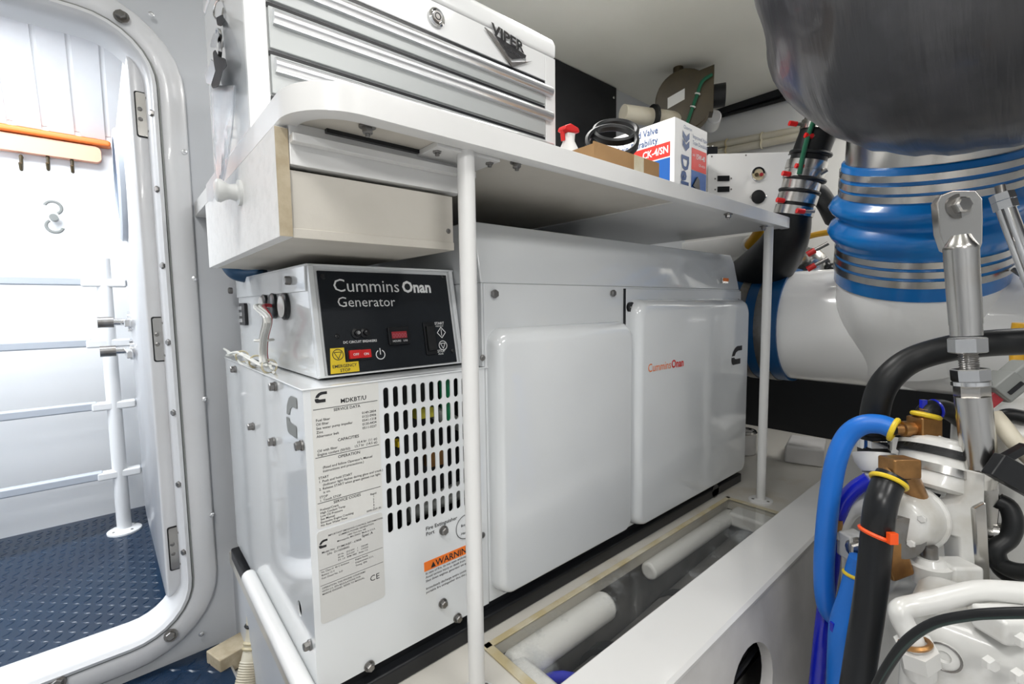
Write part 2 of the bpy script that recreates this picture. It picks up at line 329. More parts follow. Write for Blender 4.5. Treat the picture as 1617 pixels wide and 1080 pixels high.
# oval portlight standing proud of the inner face
zc = .375; pc = leafpt(.50, zc, 0)
def oval(rx, rz, c, n=28): return [pc+ld3*(rx*math.cos(t))+ln3*c+V((0, 0, rz*math.sin(t))) for t in [2*math.pi*i/n for i in range(n)]]
port = MB().loft([oval(.135, .165, .0), oval(.135, .165, .012), oval(.128, .158, .017), oval(.110, .140, .017), oval(.110, .140, .0)], False, False).build('portlight_frame', M['railp'], leaf)
MB().loft([oval(.112, .142, .006), oval(.112, .142, .012)]).build('portlight_glass', M['navy'], leaf)
for z in (P(205, 508, y=2.0).z, P(205, 553, y=2.0).z):
    c = leafpt(LW-.07, z, 0)
    h = MB().cyl(c, c+ln3*.010, .034, n=20).build('latch_flange', M['chrome'], leaf)
    MB().cyl(c+ln3*.01, c+ln3*.055, .012, n=14).build('latch_shaft', M['chrome'], h)
    MB().cyl(c+ln3*.045, c+ln3*.085, .018, n=14).build('latch_knob', M['dsteel'], h)
    MB().obox(c+ln3*.018-ld3*.12, ld3*.10, V((0, 0, .011)), ln3*.008).build('latch_lever', M['chrome'], h, bevel=.003)

# ---- the space beyond the doorway
ZO = -.80; YO = 2.38
MB().box((XL, W+.06, ZO-.05), (1.2, YO, ZO)).build('floor_outer', M['deck'], kind='structure', label='blue diamond plate deck beyond the doorway')
fl = bpy.data.objects['floor_outer']
def treads(x0, x1, y0, y1, z, pitch, clip=None):
    m = MB(); L, wd, h = pitch*.50, pitch*.17, pitch*.06
    nx, ny = int((x1-x0)/pitch), int((y1-y0)/pitch)
    for i in range(nx):
        for j in range(ny):
            c = V((x0+(i+.5)*pitch, y0+(j+.5)*pitch, z))
            if clip and not clip(c.x, c.y): continue
            s = 1 if (i+j) % 2 else -1; a = V((.7071, .7071*s, 0)); b = V((-.7071*s, .7071, 0)); k = V((0, 0, h))
            m.add([c-a*L, c-b*wd, c+a*L, c+b*wd, c-a*L*.6+k, c-b*wd*.35+k, c+a*L*.6+k, c+b*wd*.35+k], [(0, 1, 5, 4), (1, 2, 6, 5), (2, 3, 7, 6), (3, 0, 4, 7), (4, 5, 6, 7)])
    return m
treads(-1.0, .15, W+.08, YO-.02, ZO, .0245).build('tread_pattern', M['tread'], fl, kind='stuff', smooth=30)
MB().box((XL, YO, ZO-.05), (1.2, YO+.05, 1.25)).build('wall_outer', M['white'], kind='structure', label='bright white wall beyond the doorway')
MB().box((XL-.05, W+.06, ZO), (XL, YO, 1.25)).build('wall_outer_left', M['white'], kind='structure', label='white side wall beyond the doorway')
MB().box((1.2, W+.06, ZO), (1.25, YO, 1.25)).build('wall_outer_right', M['white'], kind='structure', label='white side wall beyond the open leaf')
MB().box((XL, W+.06, .98), (1.2, YO, 1.03)).build('ceiling_outer', M['white'], kind='structure', label='pale ceiling beyond the doorway')
# louvred band high on the far wall
lb = thing('louvre_band', (-.3, YO, .78), 'pale slatted band high on the far wall beyond the doorway', 'vent')
MB().prism([(-1.6, YO-.003, .66), (-1.6, YO-.003, .955), (-1.6, YO-.16, .955)], (2.4, 0, 0)).build('backing', M['white'], lb)
for k in range(26):
    x = -1.5+k*.085; MB().hexa([(x, YO-.006, .645), (x+.070, YO-.006, .645), (x+.070, YO-.002, .66), (x, YO-.002, .66), (x, YO-.172, .955), (x+.070, YO-.172, .955), (x+.070, YO-.16, .955), (x, YO-.16, .955)]).build('slat', M['frame'], lb)
MB().box((-1.6, YO-.19, .945), (.8, YO-.165, .965)).build('rail', M['frame'], lb, bevel=.003)
# orange trim bar, hooks, bracket on that wall
ob = thing('orange_bar', (-.5, YO, .4), 'glowing orange horizontal trim bar on the white wall beyond the doorway', 'trim bar')
z1, z2 = P(0, 197, y=YO-.02).z, P(0, 236, y=YO-.02).z; xe = P(165, 240, y=YO-.02).x
MB().box((-1.5, YO-.05, z1-.022), (xe+.02, YO-.002, z1)).build('top_lip', M['orangebar'], ob, bevel=.008)
MB().loft([[V((a, y, b)) for a, b in rrect(-1.45, xe-.01, z2, z1-.026, .018)] for y in (YO-.002, YO-.035)]).build('lower_panel', mat('pale_orange', (.90, .45, .30), .4), ob, smooth=40)
for i, (u, v) in enumerate(((35, 262), (77, 262), (115, 266))):
    c = P(u, v, y=YO-.01); MB().tube([c+V((0, .008, .03)), c+V((0, -.012, .03)), c+V((0, -.014, 0)), c+V((0, -.03, -.02)), c+V((0, -.045, .0))], .005, 8).build('wall_hook', M['brown'], label=['brown coat hook under the orange bar, leftmost of three', 'brown coat hook under the orange bar, middle of three', 'brown coat hook under the orange bar, rightmost of three'][i], cat='hook', group='hooks under the orange bar')
c = P(86, 345, y=YO-.01); m = MB().torus(c+V((0, -.02, .035)), (0, 1, 0), .022, .005, 16, 6, .3, 4.2); m.torus(c+V((0, -.02, -.03)), (0, 1, 0), .022, .005, 16, 6, 3.4, 7.3); m.cyl(c, c+V((0, -.03, 0)), .012)
m.build('rope_cleat', M['greypl'], label='small grey double-horned cleat on the white wall beyond the doorway', cat='cleat')
# railing: stanchions on round feet carrying flat rails
rl = thing('deck_railing', (P(195, 838, z=ZO).x, P(195, 838, z=ZO).y, ZO), 'white four-rail railing with round-footed stanchions beyond the doorway', 'railing')
st = P(197, 838, z=ZO); s2 = P(242, 822, z=ZO); s2.x = min(s2.x, .4)
for q in (st, V((st.x+.32, st.y, ZO)), V((st.x-1.1, st.y, ZO))):
    MB().cyl(q, q+V((0, 0, .98)), .021, n=20).build('stanchion', M['white'], rl)
    m = MB().lathe(q, (0, 0, 1), [(0, .050), (.006, .050), (.010, .043), (.014, .0225)], 28).build('foot', M['white'], rl)
    for k in range(4): inst('ftscrew', screwhead(.005), 'foot_screw', M['dsteel'], m, q+V((.036*math.cos(k*1.57+.6), .036*math.sin(k*1.57+.6), .010)), (0, 0, 1))
for v in (445, 545, 649, 764):
    z = P(150, {445: 445, 545: 541, 649: 641, 764: 752}[v], y=st.y).z
    r_ = MB().box((-1.8, st.y-.016, z-.014), (st.x-.045, st.y+.016, z+.014)).build('rail', M['railp'], rl, bevel=.005)
    MB().box((st.x-.06, st.y-.020, z-.018), (st.x+.06, st.y+.020, z+.010)).build('rail_socket', M['white'], rl, bevel=.006)
    MB().box((st.x+.06, st.y-.016, z-.014), (st.x+.30, st.y+.016, z+.014)).build('rail', M['railp'], rl, bevel=.005)
# housings of the added, unseen lamps outside
for i, (p, s, e) in enumerate(LAMPS_OUT):
    t = thing('unseen_ceiling_light', (p[0], p[1], .96), ['bright unseen ceiling light added beyond the doorway', 'bright unseen ceiling light added further along beyond the doorway'][i], 'light')
    MB().box((p[0]-s[0]/2-.02, p[1]-s[1]/2-.02, .945), (p[0]+s[0]/2+.02, p[1]+s[1]/2+.02, .98)).build('housing', M['white'], t, bevel=.005)

# ---- platform the generator stands on, with the glazed pit, and the long stringer
ZL = -.62; PX0, PX1, PY0, PY1 = .475, 1.435, .44, .635
pl = thing('floor_platform', (1.2, .9, ZF), 'dirty white raised platform under the generator', kind='structure')
m = MB(); m.box((.185, PY1, ZL-.03), (XR, W, ZL)); m.box((.185, .42, ZL-.03), (PX0, PY1, ZL)); m.box((PX1, .42, ZL-.03), (XR, PY1, ZL)); m.build('top_sheet', M['dirty'], pl)
MB().box((.19, .42, ZF), (.22, W, ZL-.03)).build('side_sheet', M['wall'], pl)
MB().box((PX0-.02, PY1+.002, ZF), (PX1+.02, PY1+.02, ZL-.03)).build('pit_lining', M['pit'], pl)
MB().tube([P(393, 910, x=.180), P(480, 1086, x=.180), V((.180, .42, P(480, 1086, x=.180).z))], .014, 14, 1).build('edge_tube', M['gel'], pl)
for a, b in (((.47, PY1-.006), (1.445, PY1+.008)), ((.468, .45), (.486, PY1+.008)), ((1.430, .45), (1.446, PY1+.008))):
    MB().box((a[0], a[1], ZL), (b[0], b[1], ZL+.004)).build('sealant_bead', M['seal'], pl, bevel=.0015)
MB().box((PX0, .445, ZL-.004), (PX1, PY1-.006, ZL+.004)).build('acrylic_hatch', M['plexi'], label='scratched clear acrylic hatch over the dark bilge pit', cat='hatch')
m = MB().tube([(.50, PY1-.035, ZL-.035), (.78, PY1-.035, ZL-.035)], .030, 16, 1); m.build('pit_fender', M['gel'], bevel=.012, label='short white rounded bar under the acrylic hatch near the left post', cat='bar')
m = MB().tube([(.95, PY1-.025, ZL-.035), (1.40, PY1-.025, ZL-.035)], .022, 16, 1); m.build('pit_fender', M['gel'], bevel=.009, label='long white rounded bar under the acrylic hatch towards the right post', cat='bar')
MB().box((.48, .45, ZL-.05), (.525, PY1-.04, ZL-.008)).build('pit_ledge', M['gel'], pl, bevel=.01)
MB().box((1.36, .45, ZL-.05), (1.43, PY1-.03, ZL-.008)).build('pit_ledge', M['gel'], pl, bevel=.01)
m = MB().tube([(.30, .50, ZL-.17), (.7, .50, ZL-.17), (1.1, .51, ZL-.16), (1.5, .52, ZL-.15)], .105, 24, 4); t = m.build('bilge_duct', M['pit'], label='wide grey duct lying in the pit under the acrylic hatch', cat='duct')
for x in (.70, .96, 1.30): MB().tube([(x, .505, ZL-.166), (x+.03, .506, ZL-.165)], .110, 24, 1).build('duct_joint', M['rubber'], t)
MB().tube([(.50, .60, ZL-.14), (.56, .57, ZL-.07), (.60, .50, ZL-.06), (.62, .44, ZL-.12)], .012, 10).build('bilge_hose', M['dkblue'], label='blue hose end under the acrylic hatch corner', cat='hose')
ZS = -.55
st_ = thing('engine_stringer', (1.2, .38, ZF), 'long white engine stringer with a limber hole, in front of the hatch', 'stringer')
MB().prism([(.05, .440, ZS-.004), (.05, .436, ZS), (.05, .337, ZS), (.05, .332, ZS-.006), (.05, .345, ZS-.05), (.05, .440, ZS-.05)], (2.30, 0, 0)).build('cap', M['gel'], st_, smooth=30)
hc = P(1192, 1078, y=.312)
hole = [(hc.x+.085*math.cos(t), hc.z-.008+.066*math.sin(t)) for t in [2*math.pi*i/24 for i in range(24)]]
sheet([(.05, ZF), (2.3, ZF), (2.3, ZS-.012), (.05, ZS-.012)], [hole], lambda a, b: V((a, .338-(.338-.285)*(ZS-b)/(ZS-ZF), b)), (0, .02, 0)).build('inner_face', M['grp'], st_)
MB().box((.05, .42, ZF), (2.3, .438, ZS-.05)).build('outer_face', M['pit'], st_)
MB().box((PX0-.02, .44, ZF), (PX1+.02, PY1, ZF+.012)).build('pit_bottom', M['pit'], pl)
m = MB()
for k in range(3): m.tube([(hc.x-.3, .37+.01*k, hc.z-.03+.006*k), (hc.x, .35+.012*k, hc.z-.015+.01*k), (hc.x+.3, .37, hc.z-.02)], .006, 8)
m.build('bilge_wires', M['rubber'], st_)
# ================================================================== GENERATOR
GX0, GX1, GY, GB, GZ0, GZT = .194, 1.60, .68, 1.277, -.575, -.114
gen = thing('generator', (.9, .95, ZL), 'white enclosed marine generator with slotted end panel and bulging covers', 'generator')
# black base tray
m = MB(); m.box((GX0-.012, GY-.012, ZL), (GX1+.01, GB+.015, ZL+.030)); m.build('base_tray', M['black'], gen, bevel=.004)
MB().box((GX0+.004, GY+.006, ZL+.030), (GX1-.004, GB-.004, GZ0)).build('base_skirt', M['black'], gen)
for x in (1.42,): MB().cyl((x, GY-.012, ZL+.02), (x, GY+.006, ZL+.02), .022, n=20).build('base_boss', M['black'], gen)
# slotted front panel of the low end
slots = []
for r in range(6):
    for c in range(10):
        cx = .3185+c*.01655; zt = -.1275-r*.0410
        slots.append(rrect(cx-.0047, cx+.0047, zt-.0335, zt, .0046, 3))
fp = sheet([(GX0, GZ0), (.515, GZ0), (.515, GZT-.002), (GX0, GZT-.002)], slots, lambda a, b: V((a, GY, b)), (0, .0025, 0)).build('slotted_panel', M['gen'], gen, smooth=0)
# left end panel with round hole
hl = P(473, 961, x=GX0)
sheet([(GY+.003, GZ0), (GB, GZ0), (GB, GZT-.002), (GY+.003, GZT-.002)], [[(hl.y+.011*math.cos(t), hl.z+.013*math.sin(t)) for t in [2*math.pi*i/16 for i in range(16)]]], lambda a, b: V((GX0, a, b)), (.0025, 0, 0)).build('end_panel', M['gen'], gen, smooth=0)
MB().box((GX0-.002, GY-.002, GZT-.003), (.53, GB+.002, GZT)).build('top_panel', M['gen'], gen, bevel=.0015)
MB().box((GX0+.03, GY+.045, GZ0+.01), (.53, GB-.02, GZT-.02)).build('dark_core', M['black'], gen)
# parts seen through the slots
MB().cyl((.445, GY+.03, -.122), (.450, GY+.028, -.215), .011, n=10).build('green_hose', mat('inner_green', (.01, .25, .10), .4), gen)
MB().box((.385, GY+.022, -.195), (.417, GY+.04, -.178)).build('yellow_tag', mat('inner_yellow', (.55, .50, .05), .4), gen)
MB().box((.347, GY+.022, -.236), (.356, GY+.04, -.226)).build('yellow_tag', M['yellow'], gen)
MB().box((.405, GY+.022, -.285), (.44, GY+.04, -.255)).build('brown_bracket', M['brass'], gen)
MB().cyl((.365, GY+.034, -.36), (.50, GY+.032, -.345), .016, n=12).build('grey_pipe', M['greypl'], gen)
MB().cyl((.425, GY+.034, -.19), (.50, GY+.034, -.235), .012, n=12).build('grey_pipe', M['greypl'], gen)
# tall body and leaning top panel
UX0 = .512
MB().box((.517, GY+.001, GZ0), (GX1-.012, GB, .041)).build('tall_body', M['gen'], gen, bevel=.002)
MB().prism([(UX0, GY+.002, .041), (UX0, .700, .128), (UX0, .712, .157), (UX0, GB, .157), (UX0, GB, .041)], (GX1-.014-UX0, 0, 0)).build('leaning_top', M['gen'], gen, bevel=.003)
MB().box((UX0, GY+.003, GZT+.001), (.5165, GB-.01, .041)).build('tall_end', M['gen'], gen)
def cover(name, x0, x1, z0, z1, y0, y1, ins, r=.03, extra=None):
    L = []
    for f, y in ((0, y0), (0, y0-.004), (.15, y0+(y1-y0)*.55), (.45, y0+(y1-y0)*.88), (.80, y0+(y1-y0)*.985), (1.0, y1)):
        L.append([V((a, y, b)) for a, b in rrect(x0+ins[0]*f, x1-ins[1]*f, z0+ins[2]*f, z1-ins[3]*f, r*(1-.3*f), 6)])
    return MB().loft(L, True, True).build(name, M['gen'], gen, smooth=60)
cover('side_cover', .522, .945, -.560, -.043, GY+.001, .649, (.016, .012, .012, .030))
MB().box((.948, GY-.004, -.10), (1.588, GY+.001, .036)).build('door_flange', M['gen'], gen, bevel=.0015)
MB().box((.943, GY-.003, -.055), (.948, GY+.003, .036)).build('door_gap', M['black'], gen)
ac = cover('access_cover', .955, 1.588, -.566, .010, GY-.003, .643, (.022, .020, .012, .030), .035)
for u, v, kk in ((995, 485, 0), (1164, 478, 1)):
    q = P(u, v, y=GY-.006); f = MB().cyl(q+V((0, .003, 0)), q+V((0, -.005, 0)), .0125, n=20).build('turn_fastener', M['black'], gen)
    MB().box((q.x-.008, q.y-.0065, q.z-.0015), (q.x+.008, q.y-.004, q.z+.0015)).build('fastener_slot', M['steel'], f)
inst('genbolt', hexbolt(.008, .010, .0), 'panel_bolt', M['dsteel'], gen, P(780, 464, y=GY-.001), (0, -1, 0))
inst('genbolt', None, 'panel_bolt', M['dsteel'], gen, P(967, 463, y=GY-.001), (0, -1, 0))
for u, v in ((699, 952), (722, 975), (583, 1051), (700, 837)): inst('genbolt2', hexbolt(.0068, .009, .0085), 'panel_bolt', M['dsteel'], gen, P(u, v, y=GY-.001), (0, -1, 0))
for u, v in ((372, 583), (435, 610), (400, 673), (433, 697), (477, 703), (490, 1018)): inst('genbolt3', hexbolt(.0068, .010, .008), 'panel_bolt', M['dsteel'], gen, P(u, v, x=GX0-.001), (-1, 0, 0))
for u, v in ((762, 565), (762, 845)): inst('genscrew', screwhead(.006), 'panel_screw', M['dsteel'], gen, P(u, v, y=GY-.001), (0, -1, 0))
# emblems and print
CL = [[(1, 1), (.52, 1), (.30, .90), (.12, .70), (.04, .48), (.30, .48), (.42, .66), (.62, .74), (1, .74)],
      [(0, .40), (0, .22), (.06, .06), (.16, 0), (.86, 0), (.86, .30), (.40, .30), (.30, .34), (.27, .40)]]
def emblem(m, o, r, u, h, wd): 
    for pg in CL: m.add([V(o)+V(r)*(a*wd)+V(u)*(b*h) for a, b in pg], [tuple(range(len(pg)))])
EX, EZ = V((1, 0, 0)), V((0, 0, 1)); YP = GY-.0008
m = MB(); m.loft([[V((a, y, b)) for a, b in rrect(.2045, .3060, -.322, -.1165, .003)] for y in (GY, GY-.0005)]); lab = m.build('service_label', M['label'], gen)
m = MB(); L0 = .2095
emblem(m, (L0, YP, -.1365), EX, EZ, .0155, .0175); m.text('MDKBT/U', (.246, YP, -.1415), EX, EZ, .0066, bold=.02)
m.text('SERVICE DATA', (.2555, YP, -.152), EX, EZ, .0044, bold=.015, align='C')
def lines(m, rows, x, z, dz, h, align='L', bold=.01):
    for i, t in enumerate(rows): m.text(t, (x, YP, z-i*dz), EX, EZ, h, bold=bold, align=align)
lines(m, ['Fuel filter', 'Oil filter', 'Sea water pump impeller', 'Zinc', 'Alternator belt'], L0, -.1635, .0059, .0038)
lines(m, ['0149-2804', '0122-0906', '0541-1318', '0130-4434', '0511-0237'], .3005, -.1635, .0059, .0038, 'R')
m.text('CAPACITIES', (.2555, YP, -.198), EX, EZ, .0044, bold=.015, align='C')
lines(m, ['Oil with filter', 'Engine coolant (50/50)'], L0, -.2085, .0055, .0038); lines(m, ['10.4 ltr  (11 qt)', '13.7 ltr  (14.5 qt)'], .3005, -.2075, .0055, .0038, 'R')
m.text('OPERATION', (.2555, YP, -.2235), EX, EZ, .0044, bold=.015, align='C')
lines(m, ["(Read and follow Operator's Manual", 'instructions and precautions.)'], .216, -.234, .0055, .0037)
lines(m, ['START', '1. Push and hold START', '    (Indicator light flashes during glow and crank.)', '2. Release START when green genset run light', '    is on.'], L0, -.2485, .0056, .0036)
lines(m, ['STOP', '1. Touch STOP'], L0, -.2772, .0050, .0036)
m.text('SERVICE CODES', (.2500, YP, -.2900), EX, EZ, .0042, bold=.015, align='C')
lines(m, ['Preheat/Crank', 'High Coolant Temp', 'Low Oil Pressure', 'See Manual', 'Excessive Engine Cranking', 'No Raw Water Flow'], L0, -.2960, .0047, .0033)
lines(m, ['Rapid', '1', '2', '3', '4', '7'], .291, -.2940, .0046, .0032, 'C'); m.text('0098-6509 (B)', (.303, YP, -.3195), EX, EZ, .003, align='R')
for z in (-.1455, -.216, -.2838): m.add([(L0-.003, YP, z), (.3035, YP, z), (.3035, YP, z-.0008), (L0-.003, YP, z-.0008)], [(0, 1, 2, 3)])
m.build('service_print', M['print'], lab, smooth=0)
m = MB(); m.loft([[V((a, y, b)) for a, b in rrect(.2035, .3045, -.468, -.326, .005)] for y in (GY, GY-.0006)]); lab = m.build('rating_plate', M['labelb'], gen)
m = MB(); emblem(m, (.2055, YP, -.352), EX, EZ, .012, .0125)
lines(m, ['IMPORTANT EMISSIONS CONTROL INFORMATION', 'CUMMINS POWER GENERATION', '1400 73rd Ave. NE', 'Minneapolis, MN 55432  Made in U.S.A.'], .262, -.3375, .0044, .0027, 'C')
lines(m, ['Model No:  27.0MDKBT - 6785B', '      S/N:  D110208682'], .209, -.3605, .0050, .0032); m.text('Spec: A', (.270, YP, -.3565), EX, EZ, .0042, bold=.02)
for i in range(3): lines(m, ['60 Hz    27.0 kW    1    120/240', '50 Hz    22.5 kW    1    110/220', 'P.F. 1.0   RPM 1800   Amps 112'][i:i+1], .232, -.3720-.0042*i, .004, .0026)
for z in (-.3845, -.4085): m.add([(.205, YP, z), (.303, YP, z), (.303, YP, z-.0006), (.205, YP, z-.0006)], [(0, 1, 2, 3)])
lines(m, ['Ins. Class H  40 C Ambient', 'Battery 12 V', 'Fuel: Diesel No. 2-D'], .207, -.3895, .0048, .0027); lines(m, ['Engine Family', 'Displacement 2.2 L', 'Timing  EPA'], .258, -.3895, .0048, .0027)
lines(m, ['OPERATION: THIS ENGINE CONFORMS', 'WITH U.S. EPA REGULATIONS FOR', 'MARINE ENGINES. REFER TO MANUAL.'], .207, -.4145, .0046, .0027)
m.text('CE', (.280, YP, -.4330), EX, EZ, .0095, spacing=1.05); m.build('rating_print', M['print'], lab, smooth=0)
q = P(672, 838, y=GY); m = MB(); m.text('Fire Extinguisher', (q.x, YP, q.z), EX, EZ, .0068, bold=.012); m.text('Port', (q.x, YP, q.z-.0095), EX, EZ, .0068, bold=.012)
c = V((.466, YP, -.404)); m.torus(c, (0, 1, 0), .0225, .0006, 32, 4); m.text('Break', c+V((-.012, 0, .002)), EX, EZ, .005, bold=.01); m.text('Here', c+V((-.012, 0, -.013)), EX, EZ, .005, bold=.01)
m.build('extinguisher_print', M['print'], gen, smooth=0)
MB().box((.377, GY-.0006, -.456), (.487, GY, -.4395)).build('warning_band', M['orange'], gen)
m = MB(); m.text('WARNING', (.3995, GY-.001, -.4535), EX, EZ, .0115, bold=.02); m.add([(.3895, GY-.001, -.4535), (.3995, GY-.001, -.4535), (.3945, GY-.001, -.4435)], [(0, 1, 2)])
lines(m, ['In case of fire, do not open enclosure.', 'Avoid serious injury or death from fire.', 'Shut down engines, generator set and blowers.', '', 'Immediately discharge entire contents of', 'portable fire extinguisher thru this port.'], .379, -.462, .0068, .0042)
m.build('warning_print', M['print'], gen, smooth=0)
m = MB(); q = P(1023, 588, y=.6425); m.text('Cummins', (q.x, .6422, q.z), EX, EZ, .0215, wide=.93); wd = textmesh('Cummins', 0, 1.0)[2]*.0215*.93
m.build('brand_print', M['orange'], ac, smooth=0); m = MB(); m.text('Onan', (q.x+wd+.003, .6422, q.z), EX, EZ, .0215, wide=.93, bold=.035); m.build('brand_print', M['redprint'], ac, smooth=0)
m = MB(); q = P(1155, 577, y=.642); emblem(m, (q.x, .6422, q.z), EX, EZ, .058, .074); m.build('emblem_print', M['print'], ac, smooth=0)
m = MB(); q = P(454, 682, x=GX0); emblem(m, (GX0-.0008, q.y, q.z), V((0, -1, 0)), EZ, .062, .060); m.build('chrome_emblem', M['greypl'], gen, smooth=0)
q = P(1141, 447, y=.678); MB().box((q.x, GY-.002, q.z), (q.x+.04, GY+.004, q.z+.016)).build('warning_tag', M['steel'], gen); MB().box((q.x+.004, GY-.003, q.z+.006), (q.x+.04, GY-.002, q.z+.016)).build('warning_tag_print', M['orange'], gen)

# ================================================================== CONTROL BOX on the generator
cb = thing('control_box', (.36, 1.0, GZT), 'white generator control box with sloping black front panel', 'control box')
cz0, cz1 = GZT+.002, .070; cx0, cx1 = .235, .508; yb0, yb1, yk = .738, .772, 1.262; xk = .226
def cbx(y): return cx0+(xk-cx0)*(y-yb0)/(yk-yb0)
MB().hexa([(cx0, yb0+.006, cz0), (cx1, yb0+.006, cz0), (cx1, yk, cz0), (xk, yk, cz0), (cx0, yb1+.005, cz1-.004), (cx1, yb1+.005, cz1-.004), (cx1, yk, cz1-.004), (xk, yk, cz1-.004)]).build('body', M['gen'], cb, bevel=.002)
# lid with turned-down skirt
m = MB(); m.hexa([(cx0-.002, yb1-.002, cz1-.004), (cx1+.002, yb1-.002, cz1-.004), (cx1+.002, yk+.002, cz1-.004), (xk-.002, yk+.002, cz1-.004), (cx0-.002, yb1-.002, cz1), (cx1+.002, yb1-.002, cz1), (cx1+.002, yk+.002, cz1), (xk-.002, yk+.002, cz1)])
m.hexa([(cx0-.003, yb1+.002, cz1-.044), (cx0, yb1+.002, cz1-.044), (xk, yk, cz1-.044), (xk-.003, yk, cz1-.044), (cx0-.003, yb1+.002, cz1-.003), (cx0, yb1+.002, cz1-.003), (xk, yk, cz1-.003), (xk-.003, yk, cz1-.003)])
m.build('lid', M['gen'], cb, bevel=.001)
sl = V((0, yb1-yb0, cz1-cz0-.004)).normalized(); sn = V((1, 0, 0)).cross(sl); CH = (cz1-cz0-.004)/sl.z
if sn.y > 0: sn = -sn
def cp(a, b, c=0): return V((cx0, yb0+.006, cz0))+EX*(a*(cx1-cx0))+sl*(b*CH)+sn*c       # panel coordinates 0..1
for nm, a0, a1, b0, b1, c0, c1, mt in (('panel_frame', 0, 1, 0, 1, 0, .004, 'gen'), ('black_panel', .055, .945, .022, .955, .004, .0075, 'panel')):
    MB().hexa([cp(a0, b0, c0), cp(a1, b0, c0), cp(a1, b0, c1), cp(a0, b0, c1), cp(a0, b1, c0), cp(a1, b1, c0), cp(a1, b1, c1), cp(a0, b1, c1)]).build(nm, M[mt], cb, bevel=.001)
for a in (.02, .98): MB().hexa([cp(a-.02, 0, .002), cp(a+.02, 0, .002), cp(a+.015, 0, .010), cp(a-.015, 0, .010), cp(a-.02, 1, .002), cp(a+.02, 1, .002), cp(a+.015, 1, .010), cp(a-.015, 1, .010)]).build('side_rail', M['gen'], cb, bevel=.0015)
MB().hexa([cp(0, 0, 0), cp(1, 0, 0), cp(1, 0, .014), cp(0, 0, .014), cp(0, .015, 0), cp(1, .015, 0), cp(1, .015, .014), cp(0, .015, .014)]).build('bottom_lip', M['gen'], cb, bevel=.001)
SC = cx1-cx0
m = MB(); PO = .0082; SCB = .0222; m.text('Cummins', cp(.135, .765, PO), EX, sl, SCB); wd = textmesh('Cummins', 0, 1.0)[2]*SCB
m.text('Onan', cp(.135, .765, PO)+EX*(wd+.006), EX, sl, .0208, wide=.92, bold=.045); m.text('Generator', cp(.15, .625, PO), EX, sl, .0172)
m.build('brand_lettering', M['pwhite'], cb, smooth=0); m = MB()
m.text('DC CIRCUIT BREAKERS', cp(.160, .290, PO), EX, sl, .0040, bold=.02); m.build('breaker_lettering', M['pwhite'], cb, smooth=0); m = MB(); m.text('START', cp(.80, .425, PO), EX, sl, .005, bold=.02); m.text('PREHEAT', cp(.805, .40, PO), EX, sl, .003)
m.text('STOP', cp(.795, .135, PO), EX, sl, .005, bold=.02); m.text('PRIME', cp(.80, .11, PO), EX, sl, .003)
def stroke(m, pts, wd=.0006):
    for a, b in zip(pts, pts[1:]):
        n = (b-a).cross(sn).normalized()*wd; m.add([a-n, b-n, b+n, a+n], [(0, 1, 2, 3)])
def ringp(m, c, r, wd=.0006, a0=0, a1=2*math.pi, n=24): stroke(m, [c+EX*(r*math.sin(a0+(a1-a0)*i/n))+sl*(r*math.cos(a0+(a1-a0)*i/n)) for i in range(n+1)], wd)
m.build('start_lettering', M['pwhite'], cb, smooth=0); m = MB(); c = cp(.385, .165, PO); ringp(m, c, .0078, .0008, .45, 5.83); stroke(m, [c, c+sl*.011], .0008)
m.build('power_symbol', M['pwhite'], cb, smooth=0); m = MB(); c = cp(.845, .34, PO); stroke(m, [c+sl*.010, c+EX*.009, c-sl*.010, c-EX*.009, c+sl*.010], .0007); stroke(m, [c+sl*.006, c-sl*.006], .0007)
m.build('start_symbol', M['pwhite'], cb, smooth=0); m = MB(); c = cp(.845, .205, PO); ringp(m, c, .0085, .0007); stroke(m, [c+EX*.005+sl*.004, c-EX*.005+sl*.004, c-sl*.006, c+EX*.005+sl*.004], .0006)
m.build('stop_symbol', M['pwhite'], cb, smooth=0)
def pbox(name, a0, a1, b0, b1, c0, c1, mt, parent=cb, bev=.001):
    return MB().hexa([cp(a0, b0, c0), cp(a1, b0, c0), cp(a1, b0, c1), cp(a0, b0, c1), cp(a0, b1, c0), cp(a1, b1, c0), cp(a1, b1, c1), cp(a0, b1, c1)]).build(name, M[mt], parent, bevel=bev)
g = MB(); g.add([cp(a, b, .0079) for a, b in ((.068, .03), (.240, .03), (.240, .122), (.162, .122), (.162, .255), (.080, .255))], [(0, 1, 2, 3, 4, 5)]); g.v += [p-sn*.0006 for p in g.v]; stk = g.build('emergency_sticker', M['yellow'], cb, smooth=0)
m = MB(); m.text('EMERGENCY', cp(.155, .079, PO), EX, sl, .0050, bold=.02, align='C'); m.text('STOP', cp(.155, .040, PO), EX, sl, .0050, bold=.02, align='C'); c = cp(.122, .195, PO); ringp(m, c, .0085); stroke(m, [c+EX*.006+sl*.004, c-EX*.006+sl*.004, c-sl*.007, c+EX*.006+sl*.004], .0005)
m.build('sticker_print', M['print'], stk, smooth=0)
bz = pbox('switch_bezel', .172, .330, .128, .238, .0075, .010, 'black')
sw = pbox('rocker_switch', .182, .250, .145, .222, .010, .017, 'red', bz); pbox('rocker_switch', .252, .320, .145, .222, .010, .013, 'red', bz)
m = MB(); m.text('OFF', cp(.217, .170, .0175), EX, sl, .0040, bold=.02, align='C'); m.text('ON', cp(.286, .170, .0135), EX, sl, .0040, bold=.02, align='C'); m.build('switch_print', M['pwhite'], bz, smooth=0)
for a in (.245, .30): m = MB().lathe(cp(a, .375, .0075), sn, [(0, .0085), (.003, .0085), (.004, .005), (.010, .0045), (.011, .002)], 16).build('breaker_button', M['black'], cb)
